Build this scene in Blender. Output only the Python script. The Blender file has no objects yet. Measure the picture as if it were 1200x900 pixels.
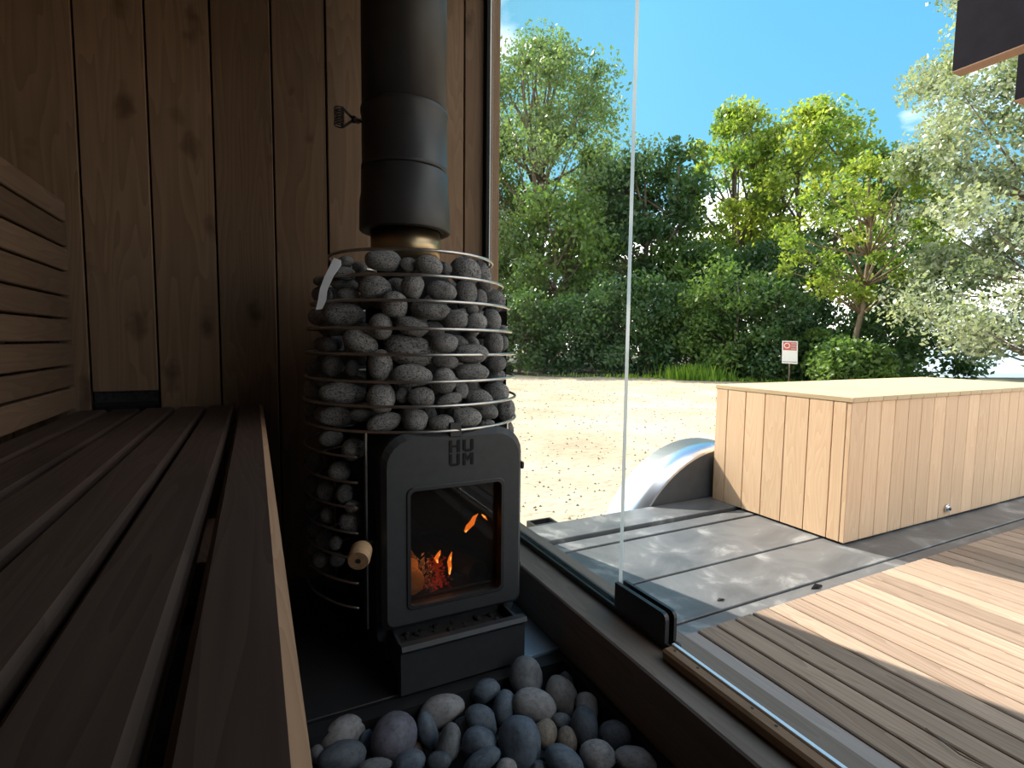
import bpy, bmesh, math, random
import numpy as np
from mathutils import Vector, Matrix, Euler

# All sizes below are in units set from image pixels and an assumed stove size; U scales everything, camera included, to metres.
U = 1.4
PI = math.pi
sc = bpy.context.scene
COL = sc.collection
R = math.radians

# ------------------------------------------------------------------ camera, sky, sun, exposure
def make_camera():
    y, p, r = R(26.4), R(-4.6), R(.65)
    fw = Vector((math.sin(y) * math.cos(p), math.cos(y) * math.cos(p), math.sin(p)))
    rt = Vector((math.cos(y), -math.sin(y), 0)); up = rt.cross(fw)
    rt2 = math.cos(r) * rt + math.sin(r) * up
    up2 = -math.sin(r) * rt + math.cos(r) * up
    m = Matrix((rt2, up2, -fw)).transposed().to_4x4()
    m.translation = Vector((0, 0, .6)) * U
    cam = bpy.data.cameras.new('camera'); cam.sensor_width = 36; cam.lens = 608.5 / 1200 * 36
    cam.clip_start = .02; cam.clip_end = 3000
    o = bpy.data.objects.new('camera', cam); COL.objects.link(o); o.matrix_world = m
    sc.camera = o
make_camera()

CLOUD_SEED = 3.1
SUN_AZ, SUN_EL = -16.5, 42.5           # degrees east of +Y, degrees above the horizon
def make_light():
    s = bpy.data.lights.new('sun', 'SUN'); s.energy = 10.5; s.angle = R(.53); s.color = (1, .92, .80)
    o = bpy.data.objects.new('sun', s); COL.objects.link(o)
    d = Vector((math.sin(R(SUN_AZ)) * math.cos(R(SUN_EL)), math.cos(R(SUN_AZ)) * math.cos(R(SUN_EL)), math.sin(R(SUN_EL))))
    o.rotation_euler = d.to_track_quat('Z', 'Y').to_euler()
    w = bpy.data.worlds.new('sky'); sc.world = w; w.use_nodes = True
    nt = w.node_tree; nt.nodes.clear(); N = nt.nodes.new; L = nt.links.new
    out = N('ShaderNodeOutputWorld'); bg = N('ShaderNodeBackground'); bg.inputs[1].default_value = 1.0
    tc = N('ShaderNodeTexCoord'); sep = N('ShaderNodeSeparateXYZ'); L(tc.outputs['Generated'], sep.inputs[0])
    ramp = N('ShaderNodeValToRGB'); L(sep.outputs['Z'], ramp.inputs[0])
    e = ramp.color_ramp.elements
    e[0].position = 0.0; e[0].color = (.62, .84, 1.0, 1)
    e[1].position = 1.0; e[1].color = (.07, .30, .72, 1)
    for p, cc in ((.12, (.42, .76, 1.0, 1)), (.30, (.22, .67, 1.0, 1)), (.55, (.14, .56, .96, 1))):
        k = e.new(p); k.color = cc
    # fair-weather cumulus over the whole sky, a flat layer seen in perspective and so closing up towards the horizon
    zz = N('ShaderNodeMath'); zz.operation = 'MAXIMUM'; L(sep.outputs['Z'], zz.inputs[0]); zz.inputs[1].default_value = 0
    za = N('ShaderNodeMath'); za.operation = 'ADD'; L(zz.outputs[0], za.inputs[0]); za.inputs[1].default_value = .16
    rot = N('ShaderNodeMapping'); rot.inputs['Rotation'].default_value = (0, 0, R(34)); L(tc.outputs['Generated'], rot.inputs[0])  # layer turned to clear the view; unseen clouds added to whiten shade
    sep2 = N('ShaderNodeSeparateXYZ'); L(rot.outputs[0], sep2.inputs[0])
    dx = N('ShaderNodeMath'); dx.operation = 'DIVIDE'; L(sep2.outputs['X'], dx.inputs[0]); L(za.outputs[0], dx.inputs[1])
    dy = N('ShaderNodeMath'); dy.operation = 'DIVIDE'; L(sep2.outputs['Y'], dy.inputs[0]); L(za.outputs[0], dy.inputs[1])
    cb = N('ShaderNodeCombineXYZ'); L(dx.outputs[0], cb.inputs[0]); L(dy.outputs[0], cb.inputs[1]); cb.inputs[2].default_value = CLOUD_SEED
    no = N('ShaderNodeTexNoise'); no.inputs['Scale'].default_value = .75; no.inputs['Detail'].default_value = 7; no.inputs['Roughness'].default_value = .52
    L(cb.outputs[0], no.inputs['Vector'])
    low = N('ShaderNodeMapRange'); low.inputs[1].default_value = .05; low.inputs[2].default_value = .26; low.inputs[3].default_value = .14; low.inputs[4].default_value = 0
    L(sep.outputs['Z'], low.inputs[0])
    add = N('ShaderNodeMath'); add.operation = 'ADD'; L(no.outputs[0], add.inputs[0]); L(low.outputs[0], add.inputs[1])
    cr = N('ShaderNodeValToRGB'); L(add.outputs[0], cr.inputs[0])
    cr.color_ramp.elements[0].position = .50; cr.color_ramp.elements[0].color = (0, 0, 0, 1)
    cr.color_ramp.elements[1].position = .60; cr.color_ramp.elements[1].color = (1, 1, 1, 1)
    mx = N('ShaderNodeMix'); mx.data_type = 'RGBA'; L(cr.outputs[0], mx.inputs[0]); L(ramp.outputs[0], mx.inputs[6]); mx.inputs[7].default_value = (3.2, 3.05, 2.85, 1)
    # the clear sky pales towards the sun, as a real one does
    sd = (math.sin(R(SUN_AZ)) * math.cos(R(SUN_EL)), math.cos(R(SUN_AZ)) * math.cos(R(SUN_EL)), math.sin(R(SUN_EL)))
    dot = N('ShaderNodeVectorMath'); dot.operation = 'DOT_PRODUCT'; L(tc.outputs['Generated'], dot.inputs[0]); dot.inputs[1].default_value = sd
    dm = N('ShaderNodeMath'); dm.operation = 'MAXIMUM'; L(dot.outputs['Value'], dm.inputs[0]); dm.inputs[1].default_value = 0
    dp = N('ShaderNodeMath'); dp.operation = 'POWER'; L(dm.outputs[0], dp.inputs[0]); dp.inputs[1].default_value = 3.2
    glow = N('ShaderNodeVectorMath'); glow.operation = 'SCALE'; glow.inputs[0].default_value = (.26, .46, .36); L(dp.outputs[0], glow.inputs['Scale'])
    tot = N('ShaderNodeVectorMath'); tot.operation = 'ADD'; L(mx.outputs[2], tot.inputs[0]); L(glow.outputs[0], tot.inputs[1])
    L(tot.outputs[0], bg.inputs[0]); L(bg.outputs[0], out.inputs[0])
make_light()
vs = sc.view_settings
sc.display_settings.display_device = 'sRGB'
vs.view_transform = 'Standard'; vs.look = 'None'; vs.exposure = 0.0; vs.gamma = 1.0; vs.use_curve_mapping = False
sc.cycles.max_bounces = 10; sc.cycles.transparent_max_bounces = 16; sc.cycles.diffuse_bounces = 6

# ------------------------------------------------------------------ materials
def new_mat(name):
    m = bpy.data.materials.new(name); m.use_nodes = True
    nt = m.node_tree; b = nt.nodes['Principled BSDF']
    return m, nt, b
def val(n, i, v): n.inputs[i].default_value = v

def plain(name, col, rough=.5, metal=0, spec=.5, noise=0, nscale=20, bump=0):
    m, nt, b = new_mat(name); N = nt.nodes.new; L = nt.links.new
    val(b, 'Base Color', (*col, 1)); val(b, 'Roughness', rough); val(b, 'Metallic', metal); val(b, 'Specular IOR Level', spec)
    if noise or bump:
        tc = N('ShaderNodeTexCoord'); n = N('ShaderNodeTexNoise'); val(n, 'Scale', nscale); val(n, 'Detail', 6); L(tc.outputs['Object'], n.inputs['Vector'])
        if noise:
            mr = N('ShaderNodeMapRange'); val(mr, 1, .3); val(mr, 2, .7); val(mr, 3, 1 - noise); val(mr, 4, 1 + noise); L(n.outputs[0], mr.inputs[0])
            mu = N('ShaderNodeVectorMath'); mu.operation = 'SCALE'; mu.inputs[0].default_value = col; L(mr.outputs[0], mu.inputs['Scale']); L(mu.outputs[0], b.inputs['Base Color'])
        if bump:
            bp = N('ShaderNodeBump'); val(bp, 'Strength', bump); val(bp, 'Distance', .004); L(n.outputs[0], bp.inputs['Height']); L(bp.outputs[0], b.inputs['Normal'])
    return m

def wood(name, light, dark, axis='Z', rough=.6, vary=.25, ring=1.0, knots=0, spec=.3, bump=.15):
    """sawn boards: grain runs along the local axis; every board object gets its own cut and tone"""
    m, nt, b = new_mat(name); N = nt.nodes.new; L = nt.links.new
    tc = N('ShaderNodeTexCoord'); oi = N('ShaderNodeObjectInfo')
    off = N('ShaderNodeVectorMath'); off.operation = 'SCALE'; off.inputs[0].default_value = (37, 23, 51); L(oi.outputs['Random'], off.inputs['Scale'])
    ad = N('ShaderNodeVectorMath'); ad.operation = 'ADD'; L(tc.outputs['Object'], ad.inputs[0]); L(off.outputs[0], ad.inputs[1])
    mp = N('ShaderNodeMapping'); L(ad.outputs[0], mp.inputs[0])
    s = {'X': (.08, 1, 1), 'Y': (1, .08, 1), 'Z': (1, 1, .08)}[axis]
    mp.inputs['Scale'].default_value = s
    big = N('ShaderNodeTexNoise'); val(big, 'Scale', 9 * ring); val(big, 'Detail', 2); val(big, 'Distortion', .4); L(mp.outputs[0], big.inputs['Vector'])
    mul = N('ShaderNodeMath'); mul.operation = 'MULTIPLY'; mul.inputs[1].default_value = 16; L(big.outputs[0], mul.inputs[0])
    sn = N('ShaderNodeMath'); sn.operation = 'FRACT'; L(mul.outputs[0], sn.inputs[0])
    fine = N('ShaderNodeTexNoise'); val(fine, 'Scale', 130); val(fine, 'Detail', 3)
    mp2 = N('ShaderNodeMapping'); mp2.inputs['Scale'].default_value = {'X': (.02, 1, 1), 'Y': (1, .02, 1), 'Z': (1, 1, .02)}[axis]
    L(ad.outputs[0], mp2.inputs[0]); L(mp2.outputs[0], fine.inputs['Vector'])
    mixf = N('ShaderNodeMath'); mixf.operation = 'MULTIPLY_ADD'; L(sn.outputs[0], mixf.inputs[0]); mixf.inputs[1].default_value = .45
    f2 = N('ShaderNodeMath'); f2.operation = 'MULTIPLY'; f2.inputs[1].default_value = .55; L(fine.outputs[0], f2.inputs[0]); L(f2.outputs[0], mixf.inputs[2])
    mx = N('ShaderNodeMix'); mx.data_type = 'RGBA'; L(mixf.outputs[0], mx.inputs[0]); mx.inputs[6].default_value = (*light, 1); mx.inputs[7].default_value = (*dark, 1)
    col = mx.outputs[2]
    if knots:
        vor = N('ShaderNodeTexVoronoi'); val(vor, 'Scale', knots)
        mp3 = N('ShaderNodeMapping'); mp3.inputs['Scale'].default_value = {'X': (.5, 1, 1), 'Y': (1, .5, 1), 'Z': (1, 1, .5)}[axis]; L(ad.outputs[0], mp3.inputs[0])
        wob = N('ShaderNodeTexNoise'); val(wob, 'Scale', 14); L(ad.outputs[0], wob.inputs['Vector'])
        wa = N('ShaderNodeVectorMath'); wa.operation = 'SCALE'; val(wa, 'Scale', .06); L(wob.outputs['Color'], wa.inputs[0])
        wb = N('ShaderNodeVectorMath'); wb.operation = 'ADD'; L(mp3.outputs[0], wb.inputs[0]); L(wa.outputs[0], wb.inputs[1]); L(wb.outputs[0], vor.inputs['Vector'])
        kr = N('ShaderNodeMapRange'); val(kr, 1, .08); val(kr, 2, .24); val(kr, 3, .7); val(kr, 4, 0); L(vor.outputs['Distance'], kr.inputs[0])
        km = N('ShaderNodeMix'); km.data_type = 'RGBA'; L(kr.outputs[0], km.inputs[0]); L(col, km.inputs[6]); km.inputs[7].default_value = (dark[0] * .35, dark[1] * .3, dark[2] * .3, 1)
        col = km.outputs[2]
    vr = N('ShaderNodeMapRange'); val(vr, 3, 1 - vary); val(vr, 4, 1 + vary * .6); L(oi.outputs['Random'], vr.inputs[0])
    sc_ = N('ShaderNodeVectorMath'); sc_.operation = 'SCALE'; L(col, sc_.inputs[0]); L(vr.outputs[0], sc_.inputs['Scale'])
    L(sc_.outputs[0], b.inputs['Base Color']); val(b, 'Roughness', rough); val(b, 'Specular IOR Level', spec)
    bp = N('ShaderNodeBump'); val(bp, 'Strength', bump); val(bp, 'Distance', .002); L(mixf.outputs[0], bp.inputs['Height']); L(bp.outputs[0], b.inputs['Normal'])
    return m

def stone_mat(name, col, pit=.5, pscale=180, vary=.3, rough=.85, speck=.6):
    m, nt, b = new_mat(name); N = nt.nodes.new; L = nt.links.new
    tc = N('ShaderNodeTexCoord'); oi = N('ShaderNodeObjectInfo')
    off = N('ShaderNodeVectorMath'); off.operation = 'SCALE'; off.inputs[0].default_value = (31, 17, 43); L(oi.outputs['Random'], off.inputs['Scale'])
    ad = N('ShaderNodeVectorMath'); ad.operation = 'ADD'; L(tc.outputs['Object'], ad.inputs[0]); L(off.outputs[0], ad.inputs[1])
    n = N('ShaderNodeTexNoise'); val(n, 'Scale', pscale); val(n, 'Detail', 4); val(n, 'Roughness', .7); L(ad.outputs[0], n.inputs['Vector'])
    pr = N('ShaderNodeMapRange'); val(pr, 1, .40); val(pr, 2, .51); val(pr, 3, 1 - speck); val(pr, 4, 1); L(n.outputs[0], pr.inputs[0])
    g = N('ShaderNodeTexNoise'); val(g, 'Scale', 2.2); val(g, 'Detail', 3); L(ad.outputs[0], g.inputs['Vector'])
    gr = N('ShaderNodeMapRange'); val(gr, 1, .3); val(gr, 2, .7); val(gr, 3, .78); val(gr, 4, 1.2); L(g.outputs[0], gr.inputs[0])
    vr = N('ShaderNodeMapRange'); val(vr, 3, 1 - vary); val(vr, 4, 1 + vary); L(oi.outputs['Random'], vr.inputs[0])
    m1 = N('ShaderNodeMath'); m1.operation = 'MULTIPLY'; L(pr.outputs[0], m1.inputs[0]); L(gr.outputs[0], m1.inputs[1])
    m2 = N('ShaderNodeMath'); m2.operation = 'MULTIPLY'; L(m1.outputs[0], m2.inputs[0]); L(vr.outputs[0], m2.inputs[1])
    s = N('ShaderNodeVectorMath'); s.operation = 'SCALE'; s.inputs[0].default_value = col; L(m2.outputs[0], s.inputs['Scale'])
    L(s.outputs[0], b.inputs['Base Color']); val(b, 'Roughness', rough); val(b, 'Specular IOR Level', .35)
    bp = N('ShaderNodeBump'); val(bp, 'Strength', pit); val(bp, 'Distance', .002); L(pr.outputs[0], bp.inputs['Height']); L(bp.outputs[0], b.inputs['Normal'])
    return m

def glass_mat(name, tint=(1, 1, 1), ior=1.5, dust=0.0):
    m = bpy.data.materials.new(name); m.use_nodes = True; nt = m.node_tree; nt.nodes.clear(); N = nt.nodes.new; L = nt.links.new
    out = N('ShaderNodeOutputMaterial'); tr = N('ShaderNodeBsdfTransparent'); tr.inputs[0].default_value = (*tint, 1)
    gl = N('ShaderNodeBsdfGlossy'); val(gl, 'Roughness', .01)
    lw = N('ShaderNodeLayerWeight'); val(lw, 'Blend', .5); pw = N('ShaderNodeMath'); pw.operation = 'POWER'; L(lw.outputs['Facing'], pw.inputs[0]); pw.inputs[1].default_value = 5
    f0 = ((ior - 1) / (ior + 1)) ** 2
    fr = N('ShaderNodeMath'); fr.operation = 'MULTIPLY_ADD'; L(pw.outputs[0], fr.inputs[0]); fr.inputs[1].default_value = 1 - f0; fr.inputs[2].default_value = f0
    mx = N('ShaderNodeMixShader'); L(fr.outputs[0], mx.inputs[0]); L(tr.outputs[0], mx.inputs[1]); L(gl.outputs[0], mx.inputs[2])
    last = mx
    if dust:
        df = N('ShaderNodeBsdfDiffuse'); df.inputs[0].default_value = (.8, .8, .8, 1)
        m3 = N('ShaderNodeMixShader'); val(m3, 0, dust); L(mx.outputs[0], m3.inputs[1]); L(df.outputs[0], m3.inputs[2]); last = m3
    L(last.outputs[0], out.inputs[0])
    return m

def leaf_mat(name, a, b_, trans=.45, rough=.45, spec=.4):
    """two-sided leaves; the 'tint' attribute says which leaves are yellower"""
    m = bpy.data.materials.new(name); m.use_nodes = True; nt = m.node_tree; nt.nodes.clear(); N = nt.nodes.new; L = nt.links.new
    out = N('ShaderNodeOutputMaterial'); at = N('ShaderNodeAttribute'); at.attribute_name = 'tint'
    mx = N('ShaderNodeMix'); mx.data_type = 'RGBA'; L(at.outputs['Fac'], mx.inputs[0]); mx.inputs[6].default_value = (*a, 1); mx.inputs[7].default_value = (*b_, 1)
    pr = N('ShaderNodeBsdfPrincipled'); L(mx.outputs[2], pr.inputs['Base Color']); val(pr, 'Roughness', rough); val(pr, 'Specular IOR Level', spec)
    tl = N('ShaderNodeBsdfTranslucent'); sx = N('ShaderNodeMix'); sx.data_type = 'RGBA'; sx.blend_type = 'MULTIPLY'; val(sx, 0, 1); L(mx.outputs[2], sx.inputs[6]); sx.inputs[7].default_value = (1.5, 1.6, .7, 1)
    L(sx.outputs[2], tl.inputs[0])
    ms = N('ShaderNodeMixShader'); val(ms, 0, trans); L(pr.outputs[0], ms.inputs[1]); L(tl.outputs[0], ms.inputs[2]); L(ms.outputs[0], out.inputs[0])
    return m

def emit(name, col, strength):
    m = bpy.data.materials.new(name); m.use_nodes = True; nt = m.node_tree; nt.nodes.clear(); N = nt.nodes.new; L = nt.links.new
    out = N('ShaderNodeOutputMaterial'); e = N('ShaderNodeEmission'); e.inputs[0].default_value = (*col, 1); e.inputs[1].default_value = strength
    L(e.outputs[0], out.inputs[0]); return m

M = {}
M['cedar_v'] = wood('cedar_wall_boards', (.275, .182, .116), (.165, .105, .065), 'Z', rough=.7, vary=.22, knots=7.5, spec=.2)
M['cedar_y'] = wood('cedar_slats', (.19, .122, .078), (.105, .064, .040), 'Y', rough=.65, vary=.25, ring=1.4)
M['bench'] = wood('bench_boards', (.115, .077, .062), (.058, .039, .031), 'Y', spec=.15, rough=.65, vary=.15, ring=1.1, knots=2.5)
M['bench_edge'] = wood('bench_lit_chamfer', (.42, .27, .17), (.26, .15, .09), 'Y', rough=.6, vary=.1, ring=2)  # paler bench wood, light on the chamfer put into the colour
M['sill'] = wood('threshold_timber', (.22, .185, .155), (.15, .122, .10), 'Y', spec=.2, rough=.65, vary=.05)
M['sill_trim'] = wood('threshold_strip', (.27, .16, .085), (.17, .095, .05), 'Y', rough=.5, vary=.05)
M['deck'] = wood('deck_boards', (.46, .345, .255), (.24, .165, .12), 'Y', rough=.6, spec=.2, vary=.28, ring=1.5)
M['deck_grey'] = wood('grey_deck_board', (.36, .32, .30), (.26, .22, .20), 'Y', rough=.6, vary=.05, ring=1.5)
M['box_v'] = wood('box_cladding', (.82, .60, .40), (.68, .43, .255), 'Z', rough=.55, vary=.10, ring=1.4)
M['box_y'] = wood('box_lid_boards', (.62, .48, .30), (.50, .36, .21), 'Y', rough=.55, vary=.06, ring=1.4)
M['beam'] = plain('black_stained_timber', (.010, .009, .013), .85, spec=.08, noise=.2, nscale=10)
M['beam_under'] = wood('cedar_beam_soffit', (.24, .14, .09), (.16, .09, .055), 'Y', rough=.6, vary=.05)
M['black'] = plain('black_painted_steel', (.018, .019, .021), .42, metal=.0, spec=.5, noise=.15, nscale=30, bump=.03)
M['stove'] = plain('stove_black_steel', (.030, .033, .036), .5, metal=.0, spec=.45, noise=.12, nscale=40, bump=.04)
M['pipe'] = plain('matt_black_pipe', (.026, .027, .03), .48, spec=.5, noise=.15, nscale=18, bump=.03)
M['dark'] = plain('soot_and_recess_black', (.006, .006, .006), .9, noise=.3)  # near-black; on the door letters it paints the shade of cut-outs
M['ring'] = plain('dull_stainless_rod', (.52, .49, .45), .33, metal=1, noise=.12, nscale=40)
M['brass'] = plain('heat_tinted_steel', (.36, .27, .16), .36, metal=1, noise=.2, nscale=9)
M['alu'] = plain('bare_aluminium', (.90, .91, .93), .35, metal=.6)
M['fender'] = plain('smooth_galvanised_sheet', (.72, .76, .82), .30, metal=1, noise=.06, nscale=6)
M['fender_in'] = plain('shade_dark_sheet', (.075, .08, .085), .6, noise=.1)  # side turned from the sun, its shade painted in as dark grey
M['chrome'] = plain('chrome', (.8, .8, .82), .12, metal=1)
M['plate'] = plain('sky_tinted_steel_sheet', (.22, .32, .43), .42, spec=.6, noise=.1, nscale=8)  # steel with a blue sky reflection put into its colour
M['pine'] = plain('turned_pale_wood', (.40, .255, .14), .5, noise=.2, nscale=60)
M['pine_end'] = plain('pale_wood_end_grain', (.28, .165, .085), .6, noise=.25, nscale=80)
M['paper'] = plain('white_card', (.75, .77, .82), .7, noise=.05)
M['bark'] = plain('grey_brown_bark', (.16, .125, .095), .9, noise=.35, nscale=4, bump=.4)
M['bark_pale'] = plain('pale_tan_bark', (.20, .145, .095), .9, noise=.3, nscale=4, bump=.4)
M['earth'] = plain('dark_leafy_earth', (.07, .075, .04), .95, noise=.5, nscale=1.2, bump=.5)
M['chassis'] = plain('trailer_underframe_black', (.02, .02, .022), .6, noise=.1)
M['rock'] = stone_mat('volcanic_stove_stone', (.31, .305, .30), pit=1.0, pscale=11.0, vary=.2, speck=.82)
for k, cc in dict(l=(.26, .26, .265), d=(.085, .10, .12), m=(.15, .16, .17), b=(.105, .135, .17), p=(.15, .15, .185), r=(.15, .11, .10), t=(.22, .19, .15), w=(.19, .18, .17)).items():
    M['pebble_' + k] = stone_mat('pebble_' + dict(l='pale', d='dark', m='grey', b='slate', p='purple', r='russet', t='tan', w='warm')[k], cc, pit=.35, pscale=5.0, vary=.06, rough=.6, speck=.25)
M['glass'] = glass_mat('window_glass', (.985, .992, .99), 1.32, dust=.006)
M['glass_edge'] = plain('polished_glass_edge', (.62, .74, .76), .08, spec=1.0)
M['stove_glass'] = glass_mat('smoked_stove_glass', (.50, .46, .42), 1.5, dust=.010)
M['flame'] = emit('flame_orange', (1.0, .22, .02), 3.2)
M['flame_core'] = emit('flame_yellow', (1.0, .55, .12), 5.0)
M['ember'] = emit('glowing_ember', (1.0, .07, .008), .55)
M['log'] = plain('split_birch', (.50, .36, .20), .8, noise=.25, nscale=20, bump=.2)
M['log_end'] = plain('sawn_birch_end', (.78, .58, .34), .8, noise=.2, nscale=30)
M['char'] = plain('charred_wood', (.02, .018, .017), .95, noise=.5, nscale=30, bump=.6)
M['ash'] = plain('grey_ash', (.50, .49, .47), .95, noise=.35, nscale=60, bump=.6)
M['lake'] = plain('lake_water', (.22, .36, .48), .25, spec=.3, bump=.3, nscale=2)
M['sign_white'] = plain('sign_white', (.72, .72, .70), .5)
M['sign_red'] = plain('sign_red', (.50, .09, .07), .5)
M['sign_grey'] = plain('sign_faded_grey', (.35, .33, .31), .5)

def metal_deck():
    m, nt, b = new_mat('dusty_grey_deck_plate'); N = nt.nodes.new; L = nt.links.new
    tc = N('ShaderNodeTexCoord'); n = N('ShaderNodeTexNoise'); val(n, 'Scale', 5); val(n, 'Detail', 8); val(n, 'Roughness', .62); val(n, 'Distortion', .8); L(tc.outputs['Object'], n.inputs['Vector'])
    r = N('ShaderNodeValToRGB'); L(n.outputs[0], r.inputs[0]); e = r.color_ramp.elements
    e[0].position = .35; e[0].color = (.075, .08, .085, 1); e[1].position = .74; e[1].color = (.34, .345, .34, 1)
    k = e.new(.56); k.color = (.125, .13, .135, 1)
    L(r.outputs[0], b.inputs['Base Color']); val(b, 'Roughness', .42); val(b, 'Specular IOR Level', .6)
    bp = N('ShaderNodeBump'); val(bp, 'Strength', .12); val(bp, 'Distance', .004); L(n.outputs[0], bp.inputs['Height']); L(bp.outputs[0], b.inputs['Normal'])
    return m
M['metal_deck'] = metal_deck()

def sand():
    m, nt, b = new_mat('gravelly_sand'); N = nt.nodes.new; L = nt.links.new
    tc = N('ShaderNodeTexCoord'); n = N('ShaderNodeTexNoise'); val(n, 'Scale', .55); val(n, 'Detail', 9); val(n, 'Roughness', .62); L(tc.outputs['Object'], n.inputs['Vector'])
    mp = N('ShaderNodeMapping'); mp.inputs['Scale'].default_value = (1, 3.0, 1); mp.inputs['Rotation'].default_value = (0, 0, R(-25)); L(tc.outputs['Object'], mp.inputs[0])
    n2 = N('ShaderNodeTexNoise'); val(n2, 'Scale', 6); val(n2, 'Detail', 6); val(n2, 'Roughness', .7); L(mp.outputs[0], n2.inputs['Vector'])
    r = N('ShaderNodeValToRGB'); L(n.outputs[0], r.inputs[0]); e = r.color_ramp.elements
    e[0].position = .3; e[0].color = (.36, .285, .20, 1); e[1].position = .7; e[1].color = (.56, .465, .35, 1)
    r2 = N('ShaderNodeMapRange'); val(r2, 1, .28); val(r2, 2, .5); val(r2, 3, .45); val(r2, 4, 1.05); L(n2.outputs[0], r2.inputs[0])
    s = N('ShaderNodeVectorMath'); s.operation = 'SCALE'; L(r.outputs[0], s.inputs[0]); L(r2.outputs[0], s.inputs['Scale'])
    L(s.outputs[0], b.inputs['Base Color']); val(b, 'Roughness', .95); val(b, 'Specular IOR Level', .1)
    bp = N('ShaderNodeBump'); val(bp, 'Strength', .5); val(bp, 'Distance', .05); L(n2.outputs[0], bp.inputs['Height']); L(bp.outputs[0], b.inputs['Normal'])
    return m
M['sand'] = sand()

# ------------------------------------------------------------------ mesh helpers (pixel-derived units before the U scale, world positions)
ORIGIN = {}
def mark(o, label=None, cat=None, group=None, kind=None):
    if label: o['label'] = label
    if cat: o['category'] = cat
    if group: o['group'] = group
    if kind: o['kind'] = kind
    return o
def empty(name, loc):
    o = bpy.data.objects.new(name, None); COL.objects.link(o); o.empty_display_size = .1
    o.location = Vector(loc) * U; ORIGIN[o] = Vector(loc); return o

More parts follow.
